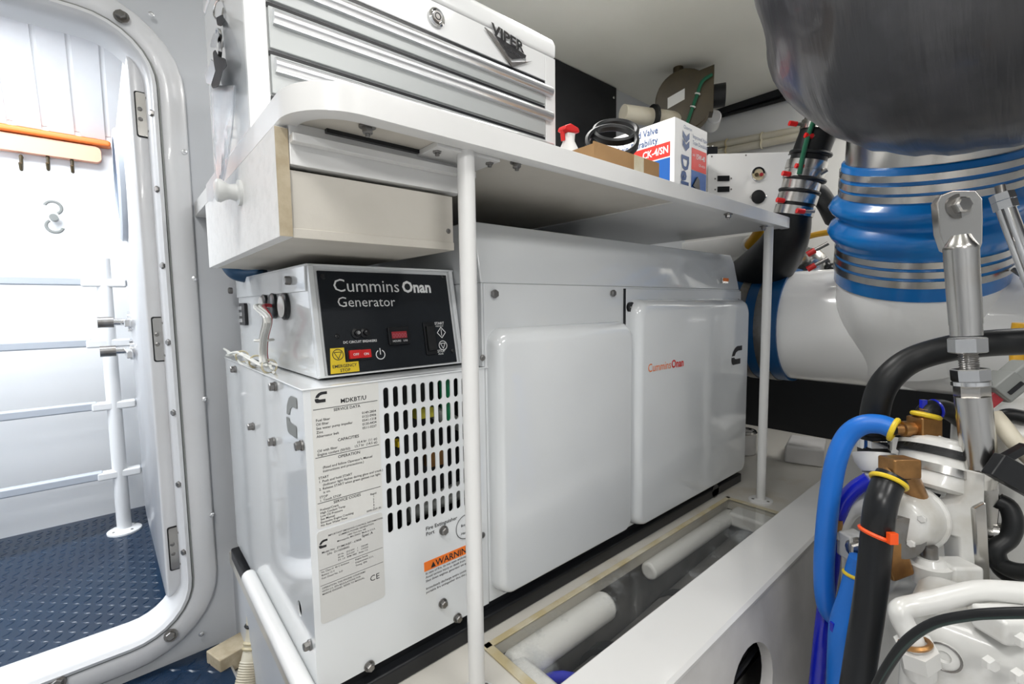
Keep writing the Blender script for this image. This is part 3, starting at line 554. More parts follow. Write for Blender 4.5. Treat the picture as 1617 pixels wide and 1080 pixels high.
MB().cyl(cp(.245, .375, .0175), cp(.245, .375, .0195), .003, n=10).build('breaker_tip', M['chrome'], cb)
dm = pbox('hour_meter', .445, .590, .245, .415, .0075, .014, 'black'); pbox('meter_screen', .465, .570, .305, .370, .014, .0145, 'redwire', dm, 0)
m = MB(); m.text('00000', cp(.5175, .312, .0148), EX, sl, .0078, align='C'); m.build('meter_digits', mat('meter_digit', (.45, .12, .15), .5), dm, smooth=0)
m = MB(); m.text('HOURS   1/10', cp(.5175, .270, .0148), EX, sl, .0034, bold=.02, align='C'); m.build('meter_print', M['pwhite'], dm, smooth=0)
pbox('start_switch', .705, .785, .12, .45, .0075, .012, 'black'); pbox('start_rocker', .715, .775, .16, .41, .012, .018, 'rubber')
for a, b in ((.085, .90), (.92, .93), (.92, .135), (.13, .36)): inst('cpscrew', screwhead(.0045), 'panel_screw', M['black'], cb, cp(a, b, .0075), sn)
for u, v in ((372, 459), (457, 443)):
    q = P(u, v, x=cx0-.006); inst('cbolt', hexbolt(.0075, .012), 'lid_bolt', M['dsteel'], cb, V((cbx(q.y)-.003, q.y, q.z)), (-1, 0, 0))
q = P(389, 496, x=cx0-.005); m = MB().loft([[V((x, a, b)) for a, b in rrect(q.y-.030, q.y+.030, q.z-.025, q.z+.025, .006)] for x in (cbx(q.y)-.006, cbx(q.y)+.002)]); m.build('terminal_plug', M['black'], cb, smooth=40)
for dz in (-.014, .0, .014): MB().box((cbx(q.y)-.011, q.y-.014, q.z+dz-.004), (cbx(q.y)-.005, q.y+.014, q.z+dz+.004)).build('plug_pin', M['chrome'], cb)
for u, v in ((421, 484), (434, 483), (451, 484)):
    q = P(u, v, x=cx0-.004); g = MB().lathe((cbx(q.y)-.0005, q.y, q.z), (-1, 0, 0), [(0, .024), (.005, .024), (.008, .020)], 20).build('grommet', M['black'], cb)
    if u != 434: MB().cyl((cbx(q.y)-.006, q.y, q.z), (cbx(q.y)-.0105, q.y, q.z), .019, n=20).build('grommet_cap', M['gel'], g)
# wires drooping out of the middle grommet and running along the top edge
wt = thing('wire_bundle', P(420, 575, x=cx0-.03), 'bundle of white and grey wires hanging from the control box grommet', 'wires')
q0 = P(434, 484, x=cx0-.006)
for k in range(7):
    dx = .006*(k % 3); dy = .012*(k-3)/3
    pts = [q0+V((.004, dy*.3, 0)), q0+V((-.020-dx, dy*.6, .001)), P(427-k*1.5, 503, x=cx0-.030-dx), P(421-k*1.5, 535, x=cx0-.030-dx), P(420-k*1.6+(3 if k == 6 else 0), 560, x=cx0-.028-dx), P(423-k*2.0, 574, x=cx0-.030-dx)]
    MB().tube(pts, .0034, 8).build('wire', M['redwire'] if k == 0 else M['wire' if k % 2 else 'wiregrey'], wt)
MB().torus(P(417, 537, x=cx0-.033), (0, 0, 1), .0155, .0020, 20, 6).build('cable_tie', M['wire'], wt)
w2 = thing('wire_bundle', (.21, 1.1, GZT), 'loose white wires lying along the generator top edge behind the control box', 'wires')
for k in range(5):
    pts = [V((.200+.003*(k % 3), .86+i*.058, GZT+.005+.004*(k % 2)+.006*math.sin(i*1.3+k))) + V((-.003*k+.006*math.sin(i*1.1+k*2), 0, .003*k)) for i in range(8)]
    MB().tube(pts, .0024, 8).build('wire', M['wire'], w2)
for y in (.90, 1.0, 1.13): MB().torus((.203, y, GZT+.011), (0, 1, 0), .012, .0018, 16, 6).build('cable_tie', M['seal'], w2)

# ================================================================== BENCH SHELF over the generator
SY0, SX0, SX1, SZ0, SZ1 = .528, .160, 1.562, .219, .254; SYB = W-.004
sh = thing('bench_shelf', (.9, .9, ZL), 'white bench shelf with rounded corner carried on two slim posts', 'shelf')
R0 = .075
def outline(i): return [(SX0+R0-(R0-i)*math.cos(t), SY0+R0-(R0-i)*math.sin(t)) for t in [math.pi/2*k/24 for k in range(25)]] + [(SX1-i*.2, SY0+i), (SX1-i*.2, SYB), (SX0+i, SYB)]
out = outline(0)
def sl_(z, i=0): return [V((a, b, z)) for a, b in outline(i)]
MB().loft([sl_(SZ0+.020, .003), sl_(SZ1-.0008, .003), sl_(SZ1, .0045)]).build('top', M['gel'], sh, smooth=35)
# turned-down rim
inner = [(SX0+R0-(R0-.022)*math.cos(t), SY0+R0-(R0-.022)*math.sin(t)) for t in [math.pi/2*i/24 for i in range(25)]]
rim_o = out[:25]; L = []
m = MB()
pth_o = [(SX0, SYB)]+rim_o+[(SX1, SY0)]; pth_i = [(SX0+.022, SYB)]+inner+[(SX1, SY0+.022)]
n_ = len(pth_o)
sec = [(0, SZ0+.0015), (0, SZ1-.003), (.3, SZ1-.0008), (1, SZ1-.0008), (1, SZ0), (.15, SZ0)]   # rim section: share of the way in, height
m.loft([[V((pth_o[k][0]+(pth_i[k][0]-pth_o[k][0])*f, pth_o[k][1]+(pth_i[k][1]-pth_o[k][1])*f, z)) for f, z in sec] for k in range(n_)])
m.build('rim', M['gel'], sh, weld=True, smooth=35)
MB().box((SX0+.022, SY0+.022, SZ0+.004), (SX1, SYB, SZ0+.020)).build('underside', M['wood'], sh)
MB().box((.95, SY0+.022, SZ0+.001), (1.55, SYB, SZ0+.004)).build('under_panel', M['gel'], sh)
post = []
for n_, (px_, py_) in enumerate(((.396, .558), (1.493, .560))):
    MB().cyl((px_, py_, ZL+.004), (px_, py_, SZ0+.002), .0127, n=24).build('post', M['gel'], sh)
    f = MB().lathe((px_, py_, ZL), (0, 0, 1), [(0, .034), (.005, .034), (.007, .030), (.008, .0145)], 28).build('post_flange', M['gel'], sh)
    for k in range(3): inst('pfs', screwhead(.005), 'flange_screw', M['dsteel'], f, (px_+.024*math.cos(k*2.1+.3), py_+.024*math.sin(k*2.1+.3), ZL+.006), (0, 0, 1))
MB().box((.345, SY0+.024, SZ0-.004), (.455, .62, SZ0+.004)).build('mounting_plate', M['gel'], sh, bevel=.001)
def underbolt():
    m = MB().cyl((0, 0, 0), (0, 0, .002), .0105, n=16); m.lathe((0, 0, .002), (0, 0, 1), [(0, .0068), (.006, .0068), (.0075, .0055)], 6); m.cyl((0, 0, .007), (0, 0, .013), .0032, n=8); return m
for u, v in ((580, 199), (690, 231), (773, 250), (816, 256)): inst('ub', underbolt, 'hex_bolt', M['dsteel'], sh, P(u, v, z=SZ0+.003), (0, 0, -1))
for u, v in ((1150, 338), (1206, 357)): inst('ub', None, 'hex_bolt', M['dsteel'], sh, P(u, v, z=SZ0-.002), (0, 0, -1))
# runner the drawer slides on
MB().box((.1725, .607, SZ0-.046), (.422, .628, SZ0+.004)).build('runner', M['gel'], sh, bevel=.001); MB().box((.1725, .593, SZ0-.022), (.44, .607, SZ0-.012)).build('runner_lip', M['gel'], sh, bevel=.001)
MB().box((.215, .600, SZ0-.001), (.392, .6068, SZ0+.0045)).build('runner_shadow_gap', M['black'], sh)
# drawer hung below
dz0, dz1 = .086, .216; dy0, dy1 = .610, 1.155
dr = MB().box((.157, dy0, dz0), (.172, dy1, dz1)).build('drawer', M['knobw'], sh, bevel=.001, label='deep plywood drawer hanging under the shelf')
MB().box((.1571, dy0-.0008, dz0+.001), (.1718, dy0+.001, dz1-.001)).build('front_edge', M['edge'], dr)
MB().box((.172, dy0+.003, dz0+.002), (.408, dy0+.018, dz1-.048)).build('side', M['wood'], dr, bevel=.0008); MB().box((.172, dy1-.018, dz0+.002), (.408, dy1-.003, dz1-.048)).build('side', M['wood'], dr)
MB().box((.172, dy0+.001, dz0), (.408, dy1-.001, dz0+.012)).build('bottom', M['wood'], dr, bevel=.0008); MB().box((.398, dy0+.018, dz0+.012), (.408, dy1-.018, dz1-.048)).build('back', M['wood'], dr)
q = P(380, 305, x=.157); MB().lathe((.157, q.y, q.z), (-1, 0, 0), [(0, .019), (.004, .019), (.006, .013), (.014, .011), (.020, .013), (.026, .017), (.031, .0165), (.034, .012)], 24).build('knob', M['knob'], dr)
inst('dscrew', screwhead(.004), 'screw', M['dsteel'], dr, P(708, 365, y=dy0+.003), (0, -1, 0))
MB().tube([P(352, 405, y=1.22), P(366, 428, y=1.2), P(385, 436, y=1.18), P(420, 435, y=1.15)], .014, 12).build('blue_pipe', M['navy'], label='short dark blue pipe bend behind the control box under the drawer', cat='pipe')

# ================================================================== TOOL CHEST
TY, TX0, TX1, TZ0, TZ1, TYB = .750, .162, .7815, SZ1, .595, 1.06
TX0b = .162
tc_ = thing('tool_chest', (.40, .76, SZ1), 'white steel tool chest with full-width aluminium drawer pulls', 'tool chest')
gl = .547
m = MB(); m.box((TX0, TY+.004, TZ0), (TX1, TYB, gl-.002)); m.build('body', M['tool'], tc_, bevel=.003)
m = MB(); m.box((TX0, TY, TZ0), (TX0+.029, TY+.005, gl-.002)); m.box((TX1-.031, TY, TZ0), (TX1, TY+.005, gl-.002)); m.box((TX0+.029, TY, .490), (TX1-.031, TY+.005, gl-.002)); m.build('face_frame', M['tool'], tc_, bevel=.0015)
pf = [(TY-.001, gl), (TY-.001, TZ1-.022), (TY+.006, TZ1-.008), (TY+.020, TZ1), (TYB-.02, TZ1), (TYB, TZ1-.02), (TYB, gl)]
MB().prism([(TX0-.002, a, b) for a, b in pf], (TX1-TX0+.004, 0, 0)).build('lid', M['tool'], tc_, bevel=.006, seg=3)
for k, (zt, zb) in enumerate(((.4887, .439), (.436, .3726), (.3696, .310), (.307, .258))):
    d = MB().box((TX0+.031, TY-.002, zb), (TX1-.034, TY+.006, zt-.006)).build('drawer', M['draw'] , tc_, bevel=.001)
    MB().box((TX0+.030, TY+.001, zt-.006), (TX1-.033, TY+.004, zt)).build('drawer_gap', M['black'], tc_)
    x0, x1 = TX0+.036, TX1-.017; zc = zt-.0195
    prof = [(a*1.2, b*1.2) for a, b in [(.000, .0085), (-.005, .0080), (-.009, .0050), (-.011, 0), (-.0100, -.0050), (-.007, -.0075), (-.007, -.0095), (.000, -.0095)]]
    MB().prism([(x0, TY+a, zc+b) for a, b in prof], (x1-x0, 0, 0)).build('pull_rail', M['alu'], d, smooth=50)
q = P(689, 28, y=TY-.002); lk = MB().lathe(q, (0, -1, 0), [(0, .0163), (.003, .0163), (.005, .0133), (.0035, .0103), (.003, .0097)], 24).build('lock', M['chrome'], tc_)
MB().torus(q+V((0, -.0055, 0)), (0, 1, 0), .0055, .0014, 16, 6).build('key_way', M['black'], lk); MB().cyl(q, q+V((0, -.006, 0)), .0090, n=18).build('lock_core', M['dsteel'], lk)
# chevron badge
q = P(803, 77, y=TY-.002); TYP = TY-.0022
def bpt(a, b, c=0): return V((q.x+a*1.45, TYP-c, q.z+b*1.15))
bd = MB().prism([bpt(-.043, .016), bpt(-.030, .012), bpt(.004, -.022), bpt(.036, -.008), bpt(.044, -.004), bpt(.005, -.030)], (0, -.003, 0)).build('badge', M['dsteel'], tc_, bevel=.0006)
m = MB(); m.add([bpt(-.027, .013, .001), bpt(.033, .002, .001), bpt(.032, -.003, .001), bpt(.006, -.016, .001), bpt(-.001, -.013, .001)], [(0, 1, 2, 3, 4)]); m.build('badge_ground', M['print'], bd, smooth=0)
m = MB(); m.text('VIPER', bpt(-.030, .0125, .0018), V((1, 0, -.12)), EZ, .0200, wide=1.22, bold=.05); m.build('badge_print', M['print'], bd, smooth=0)
m = MB(); m.text('VIPER', bpt(-.0295, .0130, .0024), V((1, 0, -.12)), EZ, .0191, wide=1.24, bold=.01); m.text('TOOL STORAGE', bpt(-.009, -.004, .0024), V((1, 0, -.12)), EZ, .0058, bold=.02); m.build('badge_letters', M['chrome'], bd, smooth=0)
# teal tray on the lid
q = P(775, 14, z=TZ1+.004); MB().loft([[V((a, b, z)) for a, b in rrect(q.x-.22+i, q.x+.045-i, TY+.10+i, TYB-.03-i, .03)] for i, z in ((.006, TZ1), (0, TZ1+.006), (0, TZ1+.030), (.004, TZ1+.034))]).build('folded_cloth', M['teal'], label='teal cloth folded flat on top of the tool chest', cat='cloth', smooth=45)
# key ring and clear bag hanging on the side of the chest
ky = thing('key_set', P(342, 110, x=TX0-.01), 'bunch of keys with black fobs hanging on a wire hook on the tool chest', 'keys')
XK = TX0-.012
def kp(u, v, dx=0): return P(u, v, x=XK+dx)
MB().tube([kp(352, 2, .012), kp(345, 0), kp(340, 8), kp(338, 22), kp(342, 30), kp(350, 28, .004), kp(353, 14, .012)], .0016, 8).build('hook', M['steel'], ky)
m = MB().loft([[kp(u, v, d) for u, v in ((341, 28), (352, 22), (355, 34), (350, 42), (343, 40))] for d in (-.005, .003)]); m.build('strap', M['matte'], ky, bevel=.0015)
m = MB().loft([[kp(u, v, d) for u, v in ((342, 46), (348, 44), (353, 62), (350, 92), (344, 90), (345, 66))] for d in (-.0045, -.002)]); m.build('key', M['chrome'], ky)
m = MB().loft([[kp(u, v, d) for u, v in ((337, 54), (343, 44), (345, 56), (341, 76), (332, 74), (333, 66))] for d in (-.007, -.0055)]); m.build('key', M['alu'], ky)
MB().torus(kp(347, 60, -.004), (1, 0, .3), .012, .0011, 20, 6).build('key_ring', M['chrome'], ky)
m = MB().loft([[kp(u, v, d) for u, v in ((336, 82), (340, 78), (346, 90), (356, 92), (359, 104), (352, 112), (346, 136), (336, 140), (333, 134), (340, 112), (337, 96))] for d in (-.012, -.004)]); m.build('fob', M['matte'], ky, bevel=.002)
m = MB().loft([[kp(u, v, d) for u, v in ((333, 92), (337, 96), (340, 112), (333, 134), (326, 132), (323, 118), (330, 104))] for d in (-.011, -.005)]); m.build('fob', M['alu'], ky, bevel=.002)
m = MB().loft([[kp(u, v, d) for u, v in ((350, 22), (362, 40), (372, 62), (382, 96), (378, 124), (366, 146), (352, 138), (346, 120), (358, 104), (354, 70))] for d in (.001, .006)]); m.build('clear_pouch', M['poly'], ky, smooth=30)
# clear plastic sleeve below, draped to the shelf edge
rows = []
for i in range(15):
    t = i/14; v = 135+t*165; l_ = 331+t*11; r_ = 372-t*t*22
    rows.append([kp(l_+(r_-l_)*k/8, v, -.003-.003*math.sin(k*1.1+t*5)*(.4+t)-.008*t) for k in range(9)])
m = MB(); m.loft(rows, False, False, closed=False); m.build('plastic_sleeve', M['poly'], solid=.0006, label='crinkled clear plastic sleeve hanging beside the tool chest', cat='bag')
m = MB().loft([[P(u, v, x=SX0-d) for u, v in ((325, 292), (346, 262), (352, 268), (336, 318), (327, 318))] for d in (.003, .0045)]); m.build('plastic_scrap', M['poly'], label='clear plastic corner sticking out at the shelf end above the knob', cat='plastic scrap')
# ================================================================== THINGS ON THE SHELF AND THE WALLS BEHIND
# black board on the bulkhead
b_ = thing('black_board', (1.5, W, .40), 'flat black board fixed to the bulkhead beside the tool chest', 'board')
q = P(973, 135, y=W-.012); MB().box((.95, W-.014, .30), (q.x, W-.0005, min(q.z, ZC-.004))).build('board', M['matte'], b_, bevel=.002)
for z in (.40, .92): inst('bbs', screwhead(.006), 'screw', M['steel'], b_, (q.x-.02, W-.014, z), (0, -1, 0))
# spray bottle
c = P(898, 215, y=.74); bx_ = c.x
sp = thing('spray_bottle', (c.x, c.y, SZ1), 'white spray bottle with red trigger head behind the shelf edge', 'bottle')
zt = P(900, 204, y=.74).z
m = MB().lathe((c.x, c.y, SZ1), (0, 0, 1), [(0, .028), (.003, .031), (zt-SZ1-.075, .031), (zt-SZ1-.055, .026), (zt-SZ1-.030, .014), (zt-SZ1-.018, .0125)], 24); m.build('bottle', M['boxw'], sp)
def sp_(a, b, d): return V((c.x+a, c.y+d, zt+b))
MB().loft([[sp_(a, b, d) for a, b in ((-.026, -.010), (-.022, .0), (-.004, .008), (.022, .004), (.026, -.006), (.012, -.009), (-.012, -.012))] for d in (-.012, .012)]).build('trigger_head', M['red'], sp, bevel=.003)
MB().loft([[sp_(a, b, d) for a, b in ((-.013, -.012), (.013, -.009), (.010, -.030), (-.010, -.030))] for d in (-.010, .010)]).build('neck', M['boxw'], sp, bevel=.003)
MB().loft([[sp_(a, b, d) for a, b in ((-.024, -.010), (-.018, -.012), (-.016, -.030), (-.021, -.032))] for d in (-.005, .005)]).build('trigger', M['red'], sp, bevel=.0015)
# oil carton
BY = .74; c = P(1066, 184, y=BY); bxx, bzt = c.x, c.z; bx1 = P(1117, 209, y=BY).x; by1 = BY+.34
ct = thing('oil_carton', (bxx, BY, SZ1), 'white, red and blue motor oil carton standing on the shelf', 'carton')
MB().box((bxx, BY, SZ1), (bx1, by1, bzt)).build('carton', M['boxw'], ct, bevel=.0015)
H = bzt-SZ1; e = .0007
def lf(y, z): return V((bxx-e, BY+y, SZ1+z))          # left face: y from the near corner
def ff(x, z): return V((bxx+x, BY-e, SZ1+z))
def quad(name, mt, pts, parent): MB().add(pts, [(0, 1, 2, 3)]).build(name, M[mt], parent, smooth=0)
zr1, zr0 = P(1061, 222, x=bxx).z-SZ1, P(1061, 245, x=bxx).z-SZ1
quad('blue_panel', 'boxb', [lf(.014, .0), lf(.34, .0), lf(.34, zr0-.004), lf(.014, zr0-.004)], ct)
quad('red_band', 'redprint', [lf(.014, zr0), lf(.34, zr0), lf(.34, zr1), lf(.014, zr1)], ct)
LEFT = V((0, -1, 0)); m = MB(); e = .0014
zv = P(1030, 213, x=bxx).z-SZ1; m.text('Improved Valve', lf(.055, zv), LEFT, EZ, .021, wide=.82, bold=.01, align='R'); m.text('Train Durability', lf(.055, zv-.029), LEFT, EZ, .021, wide=.82, bold=.01, align='R'); m.build('slogan_lettering', M['navyprint'], ct, smooth=0); m = MB(); m.text('CHEVRON', lf(.315, zr0+.002), LEFT, EZ, .008)
m.build('carton_print', M['navyprint'], ct, smooth=0)
m = MB(); m.text('CK-4/SN', lf(.020, zr0+.011), LEFT, EZ, .021, wide=.82, bold=.03, align='R'); m.build('grade_lettering', M['pwhite'], ct, smooth=0); m = MB(); m.text('15W-40', lf(.165, zr0+.006), LEFT, EZ, .034, wide=.8, bold=.03, align='R'); m.build('weight_lettering', M['pwhite'], ct, smooth=0); m = MB(); m.text('SAE', lf(.122, zr0+.011), LEFT, EZ, .010, bold=.03, align='R'); m.build('grade_print', M['pwhite'], ct, smooth=0)
FWd = bx1-bxx; e = .0007
quad('blue_panel', 'boxb', [ff(FWd*.50, 0), ff(FWd-.004, 0), ff(FWd-.004, H*.53), ff(FWd*.50, H*.53)], ct)
quad('red_band', 'redprint', [ff(FWd*.50, H*.535), ff(FWd-.004, H*.535), ff(FWd-.004, H*.765), ff(FWd*.50, H*.765)], ct)
e = .0014; m = MB(); m.text('Delo', ff(FWd*.20, H*.66), (0, 0, -1), (1, 0, 0), FWd*.22, wide=1.05, bold=.05); m.build('brand_lettering', M['navyprint'], ct, smooth=0); m = MB(); m.text('Chevron', ff(FWd*.24, H*.925), (1, 0, 0), EZ, .010)
for k in (0, 1): z0 = H*(.70+.085*k); m.add([ff(FWd*.22, z0+H*.05), ff(FWd*.32, z0), ff(FWd*.42, z0+H*.05), ff(FWd*.42, z0+H*.115), ff(FWd*.32, z0+H*.065), ff(FWd*.22, z0+H*.115)], [(0, 1, 4, 5), (1, 2, 3, 4)])
m.build('chevron_emblem', M['navyprint'], ct, smooth=0); m = MB(); m.text('Improved Valve', ff(FWd*.52, H*.865), EX, EZ, .0125, wide=.85); m.text('Train Durability', ff(FWd*.52, H*.80), EX, EZ, .0125, wide=.85); m.build('carton_print', M['navyprint'], ct, smooth=0)
m = MB(); m.text('15W-40', ff(FWd*.62, H*.66), EX, EZ, .016, wide=.8, bold=.02); m.text('SAE', ff(FWd*.52, H*.68), EX, EZ, .007); m.text('CK-4/SN', ff(FWd*.72, H*.59), EX, EZ, .008); m.build('grade_print', M['pwhite'], ct, smooth=0)
m = MB().prism([ff(FWd*.52, H*.36), ff(FWd*.66, H*.47), ff(FWd*.72, H*.44), ff(FWd*.76, H*.24), ff(FWd*.68, H*.22), ff(FWd*.63, H*.34)], (0, -.004, 0)); m.build('torn_handhole', M['black'], ct)
# cardboard tray with two drive belts resting on it
ty = .585; c0, c1 = P(938, 240, y=ty), P(1041, 262, y=ty)
tr = thing('cardboard_tray', ((c0.x+c1.x)/2, ty+.05, SZ1), 'open brown cardboard tray at the shelf edge under the belts', 'tray')
x0, x1 = c0.x, c1.x; zt_ = c1.z+.006
for nm, lo, hi in (('wall', (x0, ty, SZ1), (x1, ty+.003, zt_)), ('wall', (x0, ty+.11, SZ1), (x1, ty+.113, zt_+.002)), ('wall', (x0, ty+.003, SZ1), (x0+.003, ty+.11, zt_-.004)), ('wall', (x1-.003, ty+.003, SZ1), (x1, ty+.11, zt_)), ('bottom', (x0+.003, ty+.003, SZ1), (x1-.003, ty+.11, SZ1+.003))):
    MB().box(lo, hi).build(nm, M['card'], tr)
MB().box((x0+.13, ty-.0006, SZ1), (x0+.165, ty, zt_)).build('tape', M['seal'], tr)
for k, (u, v, tl, R_) in enumerate(((972, 208, .45, .047), (966, 224, .56, .054))):
    c = P(u, v, y=.675-.012*k); dv = c.normalized(); upv = (UP-dv*UP.dot(dv)).normalized(); sdv = dv.cross(upv); ax = -dv*tl+upv*(1-tl*tl)**.5+sdv*.10
    t = MB(); x_, y_, z_ = frame(ax); pr = [(R_, .009), (R_+.006, .006), (R_+.006, -.006), (R_, -.009), (R_-.005, -.005), (R_-.005, .005), (R_, .009)]
    t.loft([[c+(x_*math.cos(a)+y_*math.sin(a))*rr+z_*h for a in [2*math.pi*i/40 for i in range(40)]] for rr, h in pr], False, False).build('drive_belt', M['rubber'], loc=c, label=['upper black rubber drive belt coiled by the oil carton', 'lower black rubber drive belt resting on the cardboard tray'][k], cat='belt', group='black drive belts', weld=True)
# round blower housing hung from the ceiling
fc = P(1080, 158, y=1.02); fn = (V((0, 0, 0))-fc); fn.z *= .3; fn.normalize(); fx, fy, fz = frame(fn)
fb = thing('blower', fc, 'brown round blower housing hung from the ceiling behind the oil carton', 'blower')
D = fc.dot(FW); r = 47*D/FPX
def fp_(a, b, c=0): return fc+fx*(a*r)+fy*(b*r)+fn*c
th = [math.radians(t) for t in range(60, 331, 10)]; outl = [(math.cos(t)*.93, math.sin(t)*.98) for t in th]+[(.92, -.5), (.92, .95)]
MB().loft([[fp_(a*k, b*k, c) for a, b in outl] for k, c in ((.92, -.10), (1, -.095), (1, -.004), (.97, 0))]).build('housing', M['brown'], fb, smooth=40)
MB().cyl(fp_(.75, .1, -.06), fp_(1.30, .1, -.06), .045, n=20).build('motor', M['rubber'], fb)
MB().cyl(fp_(-.2, .98, -.05), V((fp_(-.2, .98, -.05).x, fp_(-.2, .98, -.05).y, ZC)), .02, n=12).build('hanger', M['brown'], fb)
lbp = MB().loft([[fp_(a, b, c) for a, b in ((-.52, .14), (.02, .36), (.02, .02), (-.52, -.2))] for c in (0, .001)]).build('maker_label', M['label'], fb)
MB().tube([fp_(.85, .62, .01), fp_(.55, .45, .012), fp_(.38, .0, .012), fp_(.2, -.5, .012), fp_(.05, -.95, .012)], .007, 8).build('green_wire', M['green'], fb)
for t in ((.42, .10), (.28, -.28)): MB().torus(fp_(t[0], t[1], .012), fp_(.2, -.5)-fp_(.38, .0), .009, .003, 14, 6).build('wire_tie', M['wire'], fb)
c = P(1128, 184, y=1.0); MB().cyl(c, c+V((.10, .06, 0)), .030, n=18).build('white_spout', M['gel'], fb, bevel=.006)
c = P(1020, 184, y=1.12); m = MB().cyl(c+V((-.10, .04, 0)), c+V((.14, -.06, 0)), .034, n=20); m.build('inlet_duct', M['cream'], fb); MB().cyl(P(1030, 184, y=1.10), P(1034, 184, y=1.095), .046, n=20).build('duct_band', M['rubber'], fb)
# white switch panel box turned towards the viewer
zt_ = .50; pa, pb = P(1119, 243, z=zt_), P(1250, 240, z=zt_); pr_ = (pb-pa); PWd = pr_.length; pr_.normalize(); pn = pr_.cross(EZ)
if pn.dot(pa) > 0: pn = -pn
sb = thing('switch_panel', (pa.x+.1, pa.y-.05, .2), 'white electrical switch panel with round gauge beside the oil carton', 'switch panel')
def spn(u, v, c=0): rr = ray(u, v); return rr*((pa.dot(pn))/rr.dot(pn))+pn*c
def spq(a, b, c=0): return pa+pr_*(a*PWd)-EZ*b+pn*c
MB().loft([[spq(a, b, c) for a, b in ((0, 0), (1, 0), (1, .245), (0, .245))] for c in (0, -.06)]).build('box', M['gel'], sb, bevel=.002)
q = spq(.5, .12, -.06); MB().cyl(q, V((XR, q.y+.10, q.z)), .018, n=12).build('bracket_arm', M['gel'], sb)
for u, v in ((1142, 282), (1142, 299)):
    q = spn(u, v); k = MB().obox(q, pr_*.020, EZ*.009, pn*.004).build('breaker', M['black'], sb, bevel=.001)
    for s_ in (-1, 1): inst('sps', screwhead(.003), 'breaker_screw', M['dsteel'], k, q+pr_*(s_*.027), pn)
q = spn(1197, 275); g = MB().cyl(q, q+pn*.004, .024, n=28).build('gauge', M['alu'], sb); MB().cyl(q+pn*.003, q+pn*.0046, .021, n=28).build('gauge_face', M['seal'], g)
for s_, mt in ((-1, 'brown'), (1, 'redwire')): MB().cyl(q+pr_*(s_*.008)-EZ*.003, q+pr_*(s_*.008)-EZ*.003+pn*.009, .006, n=12).build('gauge_button', M[mt], g)
m = MB(); m.torus(q+pn*.0045+EZ*.002, pn, .018, .003, 20, 6, 0, math.pi); m.build('gauge_scale', M['black'], g)
q = spn(1197, 311); g = MB().cyl(q, q+pn*.004, .023, n=28).build('socket', M['black'], sb)
for s_ in (-1, 1): inst('sps2', screwhead(.005), 'socket_screw', M['steel'], g, q+pr_*(s_*.024)+pn*.001, pn)
for u, v in ((1124, 247), (1178, 245), (1246, 244), (1246, 292)): inst('sps', None, 'panel_screw', M['dsteel'], sb, spn(u, v), pn)
# terminal strip on top of the panel box
q = spq(.03, -.018, -.03); tb = MB().obox(q, pr_*.030, EZ*.012, pn*.012).build('terminal_strip', M['black'], sb, bevel=.002)
for k in range(3): MB().cyl(q+pr_*(.016*(k-1))+EZ*.010, q+pr_*(.016*(k-1))+EZ*.018, .005, n=8).build('terminal_stud', M['chrome'], tb)
# cream conduits along the end bulkhead
for k, (va, vb) in enumerate(((233, 207), (245, 217))):
    a, b = P(1112, va, x=XR-.025), P(1275, vb-4, x=XR-.025); t = thing('conduit', a, ['upper cream conduit running along the end bulkhead', 'lower cream conduit running along the end bulkhead'][k], 'conduit', 'cream conduits on the end bulkhead')
    MB().tube([a+V((0, .15, 0)), a, b, b+V((0, -.2, 0))], .018, 12, 1).build('pipe', M['cream'], t)
    for f in (.25, .6): c = a.lerp(b, f); MB().torus(c, b-a, .020, .004, 16, 6).build('clip', M['seal'], t)
MB().cyl(P(1112, 190, x=XR-.03), P(1262, 147, x=XR-.03)+V((0, 0, -.008)), .010, n=10).build('ceiling_cable', M['rubber'], label='thin black cable along the top of the end bulkhead', cat='cable')
# white beam with a yellow pipe behind the generator
q0, q1 = P(1112, 372, x=1.86), P(1213, 402, x=1.86)
bm_ = thing('support_beam', ((1.86), q1.y, q1.z), 'white box beam behind the generator with a pipe sleeve', 'beam')
MB().box((1.86, q1.y+.02, q1.z), (1.92, q0.y+.1, P(1160, 373, x=1.86).z)).build('beam', M['gel'], bm_, bevel=.003)
MB().box((1.84, q1.y+.02, q1.z-.03), (1.93, q0.y+.1, q1.z)).build('lip', M['gel'], bm_, bevel=.003)
MB().box((1.88, q0.y+.06, q1.z), (1.92, q0.y+.10, ZC-.8)).build('post', M['gel'], bm_)
c = P(1186, 386, x=1.855); MB().torus(c, (-1, -.4, .2), .027, .006, 24, 8).build('sleeve_ring', M['gel'], bm_)
MB().tube([c+V((.03, .02, -.02)), c, P(1196, 372, x=1.83), P(1209, 352, x=1.80)], .021, 14).build('yellow_pipe', M['ypipe'], label='short yellow pipe rising out of the white sleeve behind the right post', cat='pipe')

